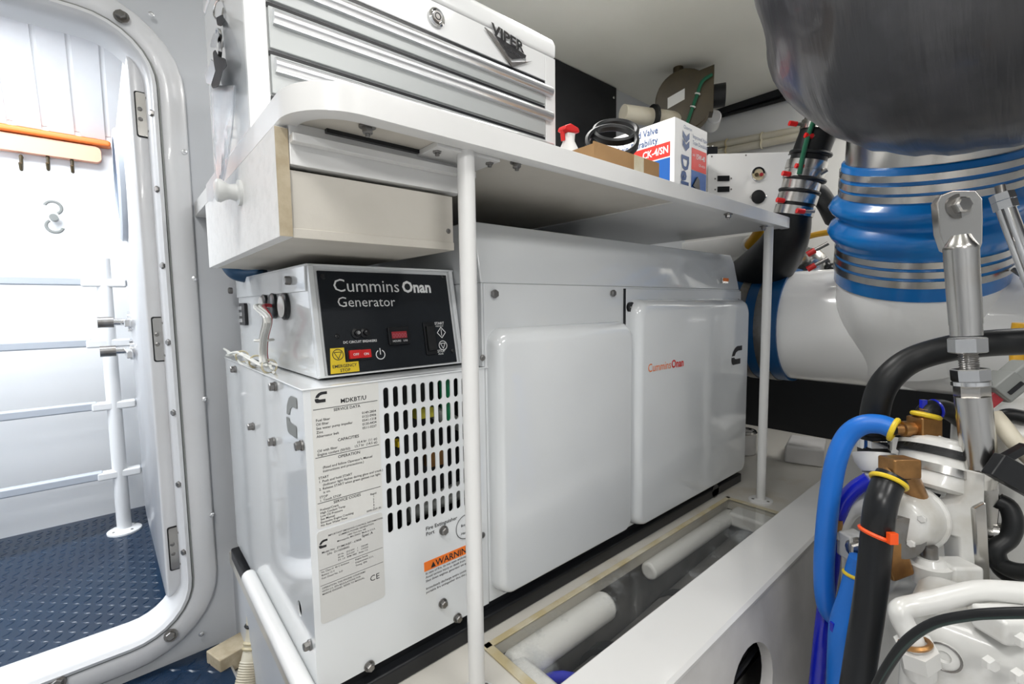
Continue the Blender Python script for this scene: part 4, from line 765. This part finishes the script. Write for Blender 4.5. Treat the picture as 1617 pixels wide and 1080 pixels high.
# ================================================================== EXHAUST
XE = 1.83; YE = .273; ZE = -.085; RE = .190
ex = thing('exhaust_tube', (XE, YE, ZE-RE), 'thick glossy white exhaust tee tube below the blue bellows', 'exhaust tube')
ye = P(1240, 515, x=XE-.10).y
MB().tube([(XE, ye, ZE), (XE, -.55, ZE)], RE, 48, 1).build('cross_tube', M['tubew'], ex)
BN = V((-.37, -.115, .92)).normalized(); BF = V((-.989, -.148, 0)); BF = (BF-BN*BF.dot(BN)).normalized(); B0 = V((1.71, .256, .035))
def bt_(v):                                              # height along the tilted bellows axis whose front shows at picture row v
    lo, hi = -.2, .7
    for _ in range(40):
        t = (lo+hi)/2; p = B0+BN*t+BF*.186; vv = 540-FPX*p.dot(UP)/p.dot(FW)
        if vv > v: lo = t
        else: hi = t
    return lo
MB().tube([B0+BN*bt_(470), B0+BN*(bt_(478)-.05), B0+BN*(bt_(478)-.11)+V((.02, 0, 0)), V((XE-.01, B0.y, -.13))], .179, 48, 6).build('riser_stub', M['tubew'], ex, smooth=60)
# far boot: blue sleeve with clamps and dark pipe
bt = thing('side_boot', (XE, ye+.06, ZE-RE), 'blue hose sleeve, darkened for shade, with steel bands on the far end of the exhaust tube', 'hose sleeve')
MB().tube([(XE, ye-.004, ZE), (XE, ye+.24, ZE)], RE+.008, 48, 1).build('sleeve', M['bootblue'], bt)
for y in (ye+.035, ye+.10): MB().lathe((XE, y, ZE), (0, 1, 0), [(0, RE+.008), (0, RE+.011), (.030, RE+.011), (.030, RE+.008)], 48, False).build('band', M['dsteel'], bt)
MB().tube([(XE, ye+.24, ZE), (XE, W-.01, ZE)], RE-.004, 40, 1).build('exhaust_run', M['rubber'], label='dark exhaust pipe running on behind the generator', cat='pipe')
# blue bellows
bl = thing('bellows', (B0.x, B0.y, -.02), 'bright blue ribbed silicone exhaust bellows with steel bands', 'bellows')
zz = bt_
prof = [(zz(478), .184), (zz(476), .186), (zz(412), .186), (zz(406), .190), (zz(398), .201), (zz(386), .210), (zz(375), .203), (zz(368), .191), (zz(363), .187), (zz(358), .191), (zz(352), .202), (zz(342), .210), (zz(331), .201), (zz(325), .190), (zz(320), .186), (zz(264), .186), (zz(262), .184)]
MB().lathe(B0, BN, prof, 56).build('bellows_body', M['blue'], bl, smooth=60)
for v0, v1 in ((425, 415), (440, 430), (456, 445), (285, 274), (304, 292), (320, 309)):
    z = zz(v0); h = zz(v1)-z; MB().lathe(B0+BN*z, BN, [(0, .186), (0, .1895), (h, .1895), (h, .186)], 56, False).build('steel_band', M['steel'], bl)
for u, v in ((1306, 268), (1308, 384), (1308, 408), (1600, 425)):
    q = P(u, v, x=B0.x-.08); g = MB().cyl(q, q+V((-.01, .035 if u < 1500 else -.02, -.02)), .006, n=10).build('band_screw', M['dsteel'], bl); MB().cyl(q+V((-.01, .03 if u < 1500 else -.018, -.018)), q+V((-.014, .05 if u < 1500 else -.03, -.030)), .009, n=10).build('red_cap', M['red'], g)
# black wrapped riser above
rs = thing('exhaust_riser', (1.2, .0, .2), 'big black wrapped exhaust riser bulging down from the ceiling', 'exhaust riser')
c = V((1.13, .085, .610)); Rr = .375
L = []
n = 56
for i in range(40):
    t = i/39
    if t < .55: a = math.pi/2*(1-t/.55); y = c.y+math.sin(a)*.335-0.0; rr = max(Rr*math.cos(a)**.80, .004)
    else: y = c.y-(t-.55)/.45*.75; rr = Rr
    L.append([V((c.x+math.cos(k*2*math.pi/n)*rr*(1+.012*math.sin(i*1.9+math.sin(k*.5)*1.5)), y+.006*math.sin(k*.7), c.z+math.sin(k*2*math.pi/n)*rr*.94*(1+.008*math.sin(i*2.3+1)))) for k in range(n)])
MB().loft(L).build('wrapped_body', M['wrap'], rs, smooth=70)
tz = bt_(262); MB().tube([(1.15, .10, .68), (1.32, .17, .69), B0+BN*(tz+.26)+V((-.02, 0, 0)), B0+BN*(tz+.16), B0+BN*(tz+.07)], .20, 36, 6).build('wrapped_elbow', M['wrap'], rs, smooth=70)
MB().cyl(B0+BN*(tz-.02), B0+BN*(tz+.10), .178, n=48).build('outlet_pipe', M['steel'], rs)
# black hose with clamps rising beside the switch panel
XH = 1.64
bh = thing('wrapped_hose', P(1235, 420, x=XH), 'black wrapped hose with steel sleeves rising beside the switch panel', 'hose')
hp = [P(1303, 180, x=XH+.02), P(1290, 215, x=XH), P(1277, 250, x=XH), P(1262, 300, x=XH), P(1253, 335, x=XH), P(1243, 370, x=XH+.03), P(1224, 405, x=XH+.08), P(1190, 440, x=XH+.17), P(1150, 470, x=XH+.27)]
MB().tube(hp, lambda t: .050+.060*max(0, (t-.5))*2, 20, 5).build('hose', M['rubber'], bh)
def along(u, v): return P(u, v, x=XH)
for (a, b, r_, mt) in (((1277, 240), (1257, 320), .0515, 'steel'),): MB().cyl(along(1271, 268), along(1258, 318), .0525, n=28).build('steel_pipe', M['steel'], bh)
for (u, v) in ((1297, 200), (1273, 262), (1269, 277), (1259, 314), (1254, 333)):
    d = (along(1290, 215)-along(1253, 335)).normalized(); q = along(u, v)
    s_ = MB().lathe(q-d*.013, d, [(0, .0535), (0, .056), (.026, .056), (.026, .0535)], 28, False).build('clamp_band', M['steel'], bh)
for (u, v) in ((1271, 284), (1262, 303), (1280, 243)):
    q = along(u, v); MB().torus(q, d, .053, .006, 28, 8).build('rubber_lip', M['rubber'], bh)
for (u, v, s_) in ((1258, 196, -1), (1283, 215, 1), (1268, 263, 1), (1247, 275, -1), (1238, 317, -1), (1270, 334, 1)):
    q = P(u, v, x=XH-.05); e_ = -RT*.035 if s_ < 0 else RT*.012-FW*.01
    g = MB().cyl(q+RT*.030 if s_ < 0 else q+RT*.03, q, .005, n=8).build('clamp_screw', M['dsteel'], bh); MB().cyl(q, q-RT*.022+UP*.003, .0075, n=10).build('red_cap', M['red'], g)
MB().tube([P(1285, 190, x=XH-.06), P(1276, 215, x=XH-.06), P(1268, 245, x=XH-.062), P(1262, 275, x=XH-.06)], .007, 8).build('green_cable', M['green'], bh)
MB().tube([P(1276, 298, x=1.80), P(1292, 305, x=1.84), P(1305, 322, x=1.9), P(1316, 345, x=2.0)], .030, 14).build('branch_hose', M['rubber'], label='short black hose curving behind the blue bellows', cat='hose')
# wiring by the end bulkhead
MB().tube([P(1262, 378, x=2.25), P(1290, 370, x=2.2), P(1320, 366, x=2.15), P(1350, 366, x=2.1)], .012, 8).build('orange_wire', M['ypipe'], label='orange-brown wire by the end bulkhead beside the bellows', cat='wire')
MB().tube([P(1235, 384, x=XR-.012), P(1250, 388, x=2.3), P(1275, 395, x=2.15), P(1300, 412, x=2.1), P(1320, 440, x=2.1)], .014, 8).build('grey_wire', M['greypl'], label='grey cable by the end bulkhead beside the bellows', cat='cable')
pts = [P(1256, 392, x=2.05), P(1275, 400, x=2.02), P(1295, 412, x=2.0), P(1320, 432, x=2.0)]
t = thing('corrugated_conduit', pts[0], 'black corrugated conduit curving down behind the exhaust tube', 'conduit')
MB().tube(pts, .016, 10).build('core', M['rubber'], t)
for k in range(14): f = k/13*3; i = min(int(f), 2); c = pts[i].lerp(pts[i+1], f-i); MB().torus(c, pts[i+1]-pts[i], .018, .004, 14, 6).build('rib', M['rubber'], t)
c = P(1256, 412, x=2.0); m = MB().lathe(c-V((0, .06, .05)), (0, .2, 1), [(0, .05), (.03, .055), (.06, .05), (.09, .03)], 20); m.build('pipe_cap', M['steel'], label='steel pipe cap behind the far end of the exhaust tube', cat='cap')
# bits in the dark under the exhaust tube
m = thing('sea_strainer', (1.93, .80, ZL), 'small dim white pump housing on the platform under the exhaust tube', 'pump')
q = V((1.93, .80, ZL)); MB().cyl(q, q+V((0, 0, .09)), .05, n=18).build('body', M['grp'], m, bevel=.006); MB().cyl(q+V((0, .02, .05)), q+V((-.05, .12, .06)), .025, n=14).build('outlet', M['grp'], m)
MB().torus(q+V((0, 0, .09)), (0, 0, 1), .045, .008, 20, 6).build('clamp', M['steel'], m)
q = V((1.95, .62, ZL)); MB().obox(q+V((.08, -.02, .035)), V((.09, .02, 0)), V((-.02, .06, 0)), V((0, 0, .035))).build('bracket_block', M['grp'], bevel=.01, label='dim grey block on the platform under the exhaust tube', cat='block')
# ================================================================== ENGINE SIDE (right foreground)
# two stainless struts that brace the riser
def Px(u, v, x): return P(u, v, x=x)
XS = .95
s1 = thing('turnbuckle_strut', Px(1562, 880, XS), 'stainless turnbuckle strut with bolted eye plate in front of the bellows', 'strut')
ta, tb_ = Px(1512, 330, XS), Px(1560, 862, XS)
ax = (ta-tb_).normalized(); sd = RT-ax*RT.dot(ax); sd.normalize(); fr = sd.cross(ax)
if fr.dot(FW) > 0: fr = -fr
def sp2(u, v, dx=0): return Px(u, v, XS+dx)
pl_ = [(1474, 322), (1482, 309), (1500, 302), (1535, 302), (1546, 315), (1547, 345), (1546, 385), (1540, 402), (1500, 402), (1487, 396), (1478, 370)]
MB().loft([[sp2(u, v)+fr*d for u, v in pl_] for d in (-.006, .006)]).build('eye_plate', M['steel'], s1, bevel=.002)
q = sp2(1505, 328)+fr*.006; MB().lathe(q, fr, [(0, .018), (.003, .018), (.003, .014)], 24).build('washer', M['dsteel'], s1); MB().lathe(q+fr*.003, fr, [(0, .0125), (.009, .0125), (.011, .010)], 6).build('eye_bolt', M['steel'], s1)
MB().tube([sp2(1513, 372)+fr*.004, sp2(1516, 410)+fr*.002, sp2(1525, 512)], lambda t: .011+.0098*min(1, t*3.2)-.0020*t, 24, 8).build('upper_tube', M['steel'], s1, smooth=60)
def hexnut(u0, v0, u1, v1, r): return MB().lathe(sp2(u0, v0), sp2(u1, v1)-sp2(u0, v0), [(0, r*.93), (.0015, r), ((sp2(u1, v1)-sp2(u0, v0)).length-.0015, r), ((sp2(u1, v1)-sp2(u0, v0)).length, r*.93)], 6)
MB().cyl(sp2(1525, 512), sp2(1526, 530), .0182, n=24).build('collar', M['steel'], s1)
hexnut(1527, 533, 1528, 557, .0218).build('hex_nut', M['chrome'], s1)
th = MB(); a, b = sp2(1528, 555), sp2(1531, 584); th.cyl(a, b, .0100, n=16)
for k in range(9): th.torus(a.lerp(b, k/8.), b-a, .0103, .0013, 16, 5)
th.build('threaded_rod', M['dsteel'], s1)
hexnut(1531, 582, 1533, 602, .0218).build('hex_nut', M['chrome'], s1); MB().cyl(sp2(1533, 602), sp2(1533.5, 608), .0222, n=28).build('washer', M['chrome'], s1)
hexnut(1534, 608, 1535, 628, .0202).build('hex_collar', M['steel'], s1)
MB().tube([sp2(1535, 626), sp2(1546, 720), sp2(1552, 770)], lambda t: .0205 if t < .75 else .0205-.006*(t-.75)*4, 24, 6).build('lower_tube', M['steel'], s1, smooth=60)
MB().loft([[sp2(u, v)+fr*d for u, v in ((1540, 735), (1572, 735), (1573, 800), (1566, 868), (1553, 870), (1549, 820))] for d in (-.006, .006)]).build('lower_plate', M['steel'], s1, bevel=.002)
s2_ = thing('stay_rod', Px(1600, 500, 1.0), 'polished stainless stay with lock nuts at the right picture edge', 'strut')
def s2p(u, v): return Px(u, v, 1.02)
MB().cyl(s2p(1579, 293), s2p(1583, 315), .006, n=14).build('threaded_end', M['dsteel'], s2_)
for a, b in (((1581, 306), (1585, 317)), ((1585, 318), (1589, 330))): MB().lathe(s2p(*a), s2p(*b)-s2p(*a), [(0, .0140), ((s2p(*b)-s2p(*a)).length, .0140)], 6).build('lock_nut', M['chrome'], s2_)
MB().cyl(s2p(1588, 330), s2p(1660, 520), .0112, n=24).build('rod', M['chrome'], s2_)

# hoses
MB().tube([Px(1379, 694, 1.0), Px(1380, 660, 1.0), Px(1390, 618, 1.0), Px(1412, 588, 1.01), Px(1445, 566, 1.03), Px(1500, 550, 1.05), Px(1560, 542, 1.07), Px(1640, 538, 1.1)], .0215, 18).build('coolant_hose', M['rubber'], label='thick black hose arching over in front of the white exhaust tube', cat='hose')
h1 = thing('blue_hose', Px(1303, 900, .92), 'light blue hose looping from the brass elbow down past the stringer', 'hose')
MB().tube([Px(1412, 678, .95), Px(1390, 670, .95), Px(1362, 671, .945), Px(1338, 688, .94), Px(1322, 722, .93), Px(1312, 770, .925), Px(1305, 830, .92), Px(1301, 890, .92), Px(1302, 935, .92), Px(1308, 962, .925), Px(1322, 978, .94)], .0160, 18).build('hose', M['bluehose'], h1)
MB().torus(Px(1411, 678, .95), Px(1390, 670, .95)-Px(1412, 678, .95), .0165, .004, 24, 8).build('clamp_ring', M['yclamp'], h1)
MB().tube([Px(1374, 757, .97), Px(1350, 772, .965), Px(1330, 797, .96), Px(1318, 840, .955), Px(1312, 900, .95), Px(1303, 960, .95), Px(1296, 1020, .94), Px(1288, 1100, .93)], .0130, 16).build('dark_blue_hose', M['dkblue'], label='dark blue hose curving behind the light blue hoses', cat='hose')
h2 = thing('blue_hose', Px(1340, 1000, .90), 'light blue hose with a blue cable tie running down out of the frame', 'hose')
MB().tube([Px(1356, 880, .90), Px(1352, 905, .90), Px(1345, 945, .89), Px(1335, 985, .88), Px(1332, 1030, .87), Px(1330, 1100, .86)], lambda t: .0135+.009*min(1, t*1.6), 18).build('hose', M['bluehose'], h2)
MB().torus(Px(1352, 908, .90), Px(1345, 945, .89)-Px(1356, 880, .90), .0168, .003, 24, 8).build('clamp_ring', M['yclamp'], h2)
MB().torus(Px(1335, 992, .88), Px(1328, 1030, .87)-Px(1345, 945, .89), .0212, .0025, 24, 8).build('cable_tie', M['dkblue'], h2); MB().obox(Px(1318, 990, .865), RT*.006, UP*.008, FW*.004).build('tie_head', M['dkblue'], h2, bevel=.001)
XBk = .82
h3 = thing('black_hose', Px(1375, 920, XBk), 'glossy black hose with an orange cable tie hanging from the brass elbow', 'hose')
MB().tube([Px(1409, 752, XBk+.03), Px(1400, 768, XBk+.02), Px(1390, 800, XBk), Px(1384, 850, XBk), Px(1378, 910, XBk-.01), Px(1370, 970, XBk-.02), Px(1362, 1020, XBk-.03), Px(1350, 1100, XBk-.05)], .0200, 18).build('hose', M['black'], h3)
MB().torus(Px(1403, 760, XBk+.022), Px(1390, 800, XBk)-Px(1409, 752, XBk+.03), .0208, .0034, 28, 8).build('clamp_ring', M['yclamp'], h3)
MB().torus(Px(1385, 843, XBk), V((.25, -.2, 1)), .0210, .0032, 28, 6).build('cable_tie', M['ziporange'], h3); MB().obox(Px(1409, 850, XBk-.015), RT*.006, UP*.008, FW*.004).build('tie_head', M['ziporange'], h3, bevel=.001)
MB().tube([Px(1376, 1100, .60), Px(1400, 1055, .60), Px(1432, 1012, .60), Px(1475, 984, .60), Px(1530, 972, .60), Px(1580, 968, .60), Px(1640, 967, .60)], .0048, 12).build('engine_cable', M['rubber'], label='thin black cable sweeping across the lower right over the engine', cat='cable')
MB().tube([Px(1376, 1102, .598), Px(1400, 1058, .598), Px(1432, 1016, .598), Px(1475, 988, .598), Px(1530, 976, .598), Px(1580, 973, .598), Px(1640, 972, .598)], .0028, 8).build('green_cable', M['dkgreen'], label='thin dark green wire alongside the black engine cable', cat='wire')

# engine with its bolted-on pieces
en = thing('marine_engine', (1.2, -.1, ZF), 'white painted marine engine with pump, fittings and brackets at lower right', 'engine')
def lathe2(a, b, prof, n=28): a, b = V(a), V(b); L_ = (b-a).length; return MB().lathe(a, b-a, [(t*L_, r) for t, r in prof], n)
# block masses
def rbox(name, x0, x1, y0, y1, z0, z1, bev=.02, mt='eng'): return MB().box((x0, y0, z0), (x1, y1, z1)).build(name, M[mt], en, bevel=bev, seg=3)
zb = Px(1450, 930, .9).z
rbox('block', .84, 1.75, -.60, .155, ZF+.02, zb-.02, .03)
rbox('valve_cover', 1.02, 1.70, -.60, .060, zb-.02, Px(1600, 640, 1.05).z-.02, .03)
rbox('side_housing', .72, .86, -.40, .105, ZF+.10, Px(1480, 960, .75).z, .025)
rbox('mount_foot', 1.0, 1.35, .14, .235, ZF+.10, -.46, .02)
# raw water pump
pc_ = Px(1428, 815, .91); pd = (-RT*.75-FW*.55+UP*.1).normalized()
pm = lathe2(pc_-pd*.055, pc_+pd*.055, [(0, .034), (.08, .045), (.3, .048), (.62, .048), (.75, .043), (.95, .037), (1, .030)]).build('pump_body', M['eng'], en, smooth=40)
MB().torus(pc_-pd*.010, pd, .048, .005, 32, 8).build('pump_flange', M['eng'], pm)
for k in range(5): a = k*1.256+.4; x_, y_, z_ = frame(pd); inst('pbolt', hexbolt(.0055, .008), 'pump_bolt', M['eng'], pm, pc_+pd*.050+(x_*math.cos(a)+y_*math.sin(a))*.034, pd)
q = Px(1422, 845, .86); lathe2(q+FW*.03, q-FW*.012-RT*.004, [(0, .026), (.7, .026), (.75, .030), (1, .030)]).build('pump_port', M['dsteel'], pm)
q = Px(1410, 880, .85); MB().obox(q, RT*.016+UP*.006, UP*.026-RT*.008, FW*.012).build('port_elbow', M['brass'], pm, bevel=.004)
a, b = Px(1322, 832, .97), Px(1400, 790, .99); MB().tube([Px(1318, 850, .955), Px(1322, 825, .965), Px(1345, 798, .98), Px(1395, 790, .99)], .020, 18).build('inlet_pipe', M['eng'], en)
MB().obox(Px(1345, 860, .95), RT*.018, UP*.022, FW*.02).build('inlet_boss', M['eng'], en, bevel=.004)
inst('inb', hexbolt(.014, .016, .018), 'inlet_bolt', M['steel'], en, Px(1343, 858, .945)-FW*.016, -FW-RT*.4)
MB().cyl(Px(1323, 820, .95), Px(1322, 850, .95), .008, n=10).build('inlet_stud', M['brass'], en)
# filter canister with clamp bands
fa, fb2 = Px(1476, 775, .96), Px(1492, 696, .99); fax = (fb2-fa).normalized()
cn = lathe2(fa, fb2, [(0, .046), (.05, .052), (.80, .052), (.92, .044), (1, .032)]).build('canister', M['eng'], en, smooth=40)
for t, mt in ((.30, 'steel'), (.62, 'rubber'), (.70, 'eng')): MB().lathe(fa.lerp(fb2, t), fax, [(0, .052), (0, .0555), (.012, .0555), (.012, .052)], 36, False).build('canister_band', M[mt], cn)
q = Px(1540, 735, .96); MB().obox(q, RT*.010-UP*.006, UP*.035+RT*.012, FW*.006).build('band_tab', M['eng'], cn, bevel=.002)
# hex adapter and brass tee on top
lathe2(Px(1466, 712, .99), Px(1467, 692, 1.0), [(0, .027), (1, .027)], 6).build('hex_adapter', M['eng'], en)
MB().lathe(Px(1466, 694, .995), (0, 0, 1), [(0, .0215), (.005, .0215)], 20).build('thread_tape', mat('blue_tape', (.03, .02, .20), .5), en)
t_ = MB().obox(Px(1459, 674, .985), RT*.0165, UP*.0165, FW*.016).build('brass_tee', M['brass'], en, bevel=.0025)
lathe2(Px(1444, 677, .975), Px(1412, 678, .955), [(0, .0105), (.3, .0105), (.35, .013), (.6, .013), (.65, .0095), (1, .0095)], 14).build('hose_barb', M['brass'], t_)
lathe2(Px(1459, 664, .985), Px(1463, 648, .99), [(0, .012), (1, .012)], 14).build('hose_barb', M['brass'], t_)
MB().torus(Px(1462, 656, .985), (.25, -.1, 1), .0165, .004, 24, 8).build('clamp_ring', M['yclamp'], t_)
h4 = thing('black_hose', Px(1490, 655, 1.0), 'short black hose with purple tie joining the top of the brass tee', 'hose')
MB().tube([Px(1462, 655, .99), Px(1468, 648, .995), Px(1485, 645, 1.01), Px(1505, 652, 1.03), Px(1522, 664, 1.05)], .0150, 16).build('hose', M['rubber'], h4); MB().torus(Px(1476, 647, 1.0), RT+UP*.1, .0155, .002, 20, 6).build('cable_tie', M['dkblue'], h4); MB().obox(Px(1458, 638, .985), RT*.004, UP*.007, FW*.003).build('tie_head', M['dkblue'], h4)
# second brass elbow feeding the black hose
e_ = MB().obox(Px(1420, 737, .86), RT*.020, UP*.014, FW*.016).build('brass_elbow', M['brass'], en, bevel=.003)
lathe2(Px(1414, 742, .855), Px(1403, 762, .842), [(0, .014), (1, .014)], 14).build('hose_barb', M['brass'], e_)
MB().cyl(Px(1430, 745, .865), Px(1450, 790, .91), .014, n=14).build('elbow_nipple', M['brass'], e_)
# hose tail and fitting for the arching hose
ft = lathe2(Px(1383, 745, .985), Px(1380, 716, .995), [(0, .020), (.45, .029), (.8, .031), (1, .031)]).build('white_fitting', M['gel'], en)
lathe2(Px(1380, 718, .995), Px(1379, 690, 1.0), [(0, .0235), (1, .0235)]).build('fitting_tail', M['rubber'], ft)
q = Px(1379, 699, 1.0); MB().lathe(q-V((0, 0, .008)), (0, 0, 1), [(0, .0240), (0, .0258), (.016, .0258), (.016, .0240)], 28, False).build('clamp_band', M['chrome'], ft); MB().obox(Px(1386, 702, .97), RT*.014, UP*.006, FW*.005).build('clamp_housing', M['chrome'], ft, bevel=.001)
MB().tube([Px(1383, 745, .985), Px(1388, 768, .99), Px(1402, 790, 1.0)], .020, 16).build('fitting_pipe', M['gel'], en)
# bracket plate that carries the strut
XP = .93
brk = MB().loft([[Px(u, v, XP)+FW*d for u, v in ((1478, 795), (1508, 790), (1532, 742), (1546, 745), (1545, 795), (1528, 800), (1540, 935), (1512, 938), (1504, 845), (1482, 838), (1474, 815))] for d in (-.010, .018)]).build('strut_bracket', M['eng'], en, bevel=.004)
MB().loft([[Px(u, v, XP-.005)+FW*d for u, v in ((1530, 800), (1549, 790), (1558, 935), (1540, 935))] for d in (-.008, .02)]).build('bracket_web', M['steel'], en, bevel=.002)
lathe2(Px(1538, 838, .95), Px(1592, 846, .95), [(0, .012), (.15, .020), (.30, .020), (.32, .010), (.6, .010), (.62, .016), (.95, .016), (1, .012)], 18).build('pivot_bolt', M['steel'], en)
rbox('rail_block', 1.05, 1.30, .055, .10, Px(1530, 712, 1.05).z, Px(1530, 668, 1.05).z, .005)
# PVC drain fitting, lower hex, plug, white pipe
lathe2(Px(1470, 920, .88), Px(1468, 880, .88), [(0, .022), (.5, .024), (.75, .026), (.8, .020), (1, .016)]).build('drain_fitting', M['eng'], en); MB().cyl(Px(1468, 882, .88), Px(1467, 862, .88), .010, n=12).build('drain_stud', M['dsteel'], en)
MB().obox(Px(1510, 910, .90), RT*.022, UP*.022, FW*.02).build('drain_block', M['eng'], en, bevel=.005)
wp = MB().tube([Px(1447, 1040, .70), Px(1440, 1010, .70), Px(1424, 978, .70), Px(1424, 962, .705), Px(1450, 955, .72), Px(1500, 943, .74), Px(1555, 933, .76), Px(1640, 938, .78)], .0120, 18, 6).build('coolant_pipe', M['eng'], en)
lathe2(Px(1450, 1042, .71), Px(1446, 1018, .70), [(0, .021), (1, .021)], 6).build('pipe_nut', M['eng'], en); MB().cyl(Px(1452, 1060, .72), Px(1450, 1042, .71), .017, n=18).build('pipe_boss', M['eng'], en); MB().torus(Px(1445, 1016, .70), Px(1424, 978, .70)-Px(1447, 1040, .70), .0145, .003, 20, 6).build('rusty_ring', M['brass'], en)
q = Px(1490, 1038, .715); MB().torus(q, (-1, 0, .05), .0155, .0012, 28, 6).build('plug_ring', M['dsteel'], en); MB().lathe(q+V((.006, 0, 0)), (-1, 0, .05), [(0, .015), (.005, .015), (.006, .007), (.003, .005)], 24).build('plug', M['eng'], en)
MB().tube([Px(1515, 940, .80), Px(1520, 1000, .79), Px(1520, 1080, .78), Px(1520, 1130, .77)], .022, 16).build('casting_rib', M['eng'], en)
for k, (u, v) in enumerate(((1592, 1012), (1596, 1052), (1600, 1092))):
    q = Px(u, v, .78); lathe2(q-RT*.03+FW*.02, q+RT*.09+FW*.02, [(0, .022), (.08, .030), (.5, .031), (1, .031)]).build('manifold_runner', M['eng'], en, smooth=40)
MB().obox(Px(1600, 985, .74), RT*.03, UP*.014, FW*.02).build('casting_lug', M['eng'], en, bevel=.005)
for u, v, d in ((1560, 1045, 0), (1605, 1065, 0), (1612, 1010, 0)): inst('lugb', hexbolt(.008, .010), 'cover_bolt', M['eng'], en, Px(u, v, .70), -FW)
# connectors and cables at the right edge
cn_ = thing('wire_connector', Px(1590, 600, 1.0), 'grey sealed wire connector with red wedge at the right picture edge', 'connector')
ca, cb_ = Px(1568, 625, 1.0), Px(1625, 578, 1.02); cdv = (cb_-ca).normalized(); cup = fr.cross(cdv)
MB().obox(ca.lerp(cb_, .5), (cb_-ca)*.5, cup*.017, fr*.014).build('shell', M['greypl'], cn_, bevel=.003); MB().obox(ca.lerp(cb_, .30)+cup*.004, (cb_-ca)*.28, cup*.017, fr*.016).build('shroud', M['greypl'], cn_, bevel=.002)
MB().obox(ca-cdv*.008, cdv*.010, cup*.010, fr*.009).build('red_wedge', M['redwire'], cn_, bevel=.002); MB().obox(ca.lerp(cb_, .3)+fr*.016, (cb_-ca)*.18, cup*.003, fr*.002).build('latch', M['black'], cn_)
MB().tube([Px(1568, 655, 1.0), Px(1585, 675, .99), Px(1602, 697, .98), Px(1640, 735, .96)], .0115, 12).build('cream_hose', M['cream'], label='slim cream hose slanting down to the right picture edge', cat='hose')
MB().tube([Px(1578, 660, 1.03), Px(1592, 655, 1.03), Px(1610, 657, 1.03), Px(1640, 665, 1.03)], .010, 10).build('loom', M['rubber'], label='black wiring loom at the right picture edge above the cream hose', cat='wires')
cn2 = thing('wire_connector', Px(1598, 745, .93), 'black flat wire connector with a red wire at the right picture edge', 'connector')
MB().obox(Px(1604, 752, .93), RT*.032+UP*-.018, UP*.014+RT*.010, FW*.008).build('shell', M['black'], cn2, bevel=.002); MB().tube([Px(1591, 746, .93), Px(1590, 728, .935), Px(1594, 716, .94)], .003, 8).build('red_wire', M['redwire'], cn2); MB().obox(Px(1600, 716, .94), RT*.014+UP*.008, UP*.006, FW*.005).build('plug', M['black'], cn2)
MB().tube([Px(1575, 790, .95), Px(1592, 800, .95), Px(1600, 825, .945), Px(1592, 850, .94), Px(1572, 868, .93), Px(1580, 890, .93), Px(1605, 902, .92), Px(1640, 905, .91)], .0115, 12).build('battery_cable', M['rubber'], label='black cable looping round the strut pivot bolt at the right', cat='cable')
MB().tube([Px(1570, 872, .95), Px(1580, 900, .95), Px(1610, 918, .94), Px(1640, 920, .94)], .010, 12).build('battery_cable', M['black'], label='second black cable sagging below the strut pivot bolt', cat='cable')
MB().tube([Px(1612, 510, 1.3), Px(1608, 540, 1.3), Px(1608, 580, 1.28)], .012, 10).build('yellow_wire', M['ypipe'], label='yellow tube end at the right picture edge below the stay', cat='tube')

# ---- floor corner by the door
fpz = ZF+.022
qa, qb = P(346, 1016, z=fpz), P(377, 1080, z=fpz)
ed = (qb-qa).normalized()
fpl = thing('tread_plate', (qa.x-.2, qa.y-.1, ZF), 'loose blue diamond tread plate on the sole inside the doorway', 'plate')
pl4 = [qa, qa+ed*.5, qa+ed*.5+V((-.7, 0, 0)), V((qa.x-.7, qa.y, fpz))]
MB().prism([p-V((0, 0, .006)) for p in pl4], (0, 0, .006)).build('plate', M['deck'], fpl); MB().prism([qa-V((0, 0, .007)), qa+ed*.5-V((0, 0, .007)), qa+ed*.5+V((.004, 0, -.007)), qa+V((.004, 0, -.007))], (0, 0, .0085)).build('edge_trim', M['alu'], fpl)
treads(qa.x-.62, qa.x+.2, qa.y-.42, qa.y-.004, fpz, .034, lambda x, y: (x-qa.x)*ed.y-(y-qa.y)*ed.x > .014).build('tread_pattern', M['tread'], fpl, kind='stuff', smooth=30)
MB().box((qa.x-.6, qa.y-.3, ZF), (qa.x-.02, qa.y-.02, fpz-.006)).build('bearer', M['black'], fpl)
ph = thing('drain_pipe', P(400, 1040, y=1.16), 'yellowed cream drain hose running down beside the generator platform', 'hose')
pts = [P(402, 925, y=1.20), P(405, 962, y=1.19), P(405, 990, y=1.18), P(403, 1012, y=1.175), P(396, 1045, y=1.16), P(386, 1090, y=1.14), P(380, 1130, y=1.12)]
MB().tube(pts, .0215, 18).build('pipe', M['cream'], ph)
for i, t in ((1, .8), (3, .1), (3, .35)): c = pts[i].lerp(pts[i+1], t); MB().torus(c, pts[i+1]-pts[i], .0215, .004, 24, 6).build('clamp', M['seal'] if t != .8 else M['rubber'], ph)
for k in range(12): c = pts[4].lerp(pts[5], k/11); MB().torus(c, pts[5]-pts[4], .0208, .0026, 20, 6).build('hose_rib', M['cream'], ph)
q = P(370, 1030, y=1.25); MB().obox(V((q.x, q.y, q.z)), V((.045, .012, 0)), V((-.01, .03, 0)), V((0, 0, .022))).build('wood_block', M['edge'], bevel=.003, label='grimy wood block against the bulkhead beside the tread plate', cat='block')
inst('wbolt', hexbolt(.011, .012, .014), 'wall_bolt', M['dsteel'], None, P(384, 977, y=W-.001), (0, -1, 0)); tag(bpy.data.objects['wall_bolt'], 'single dark bolt in the bulkhead beside the drain hose', 'bolt')

# every top-level thing was laid out with the lens height as zero: lift all onto the sole at z = 0
for o in TOPS: o.location.z += CZ
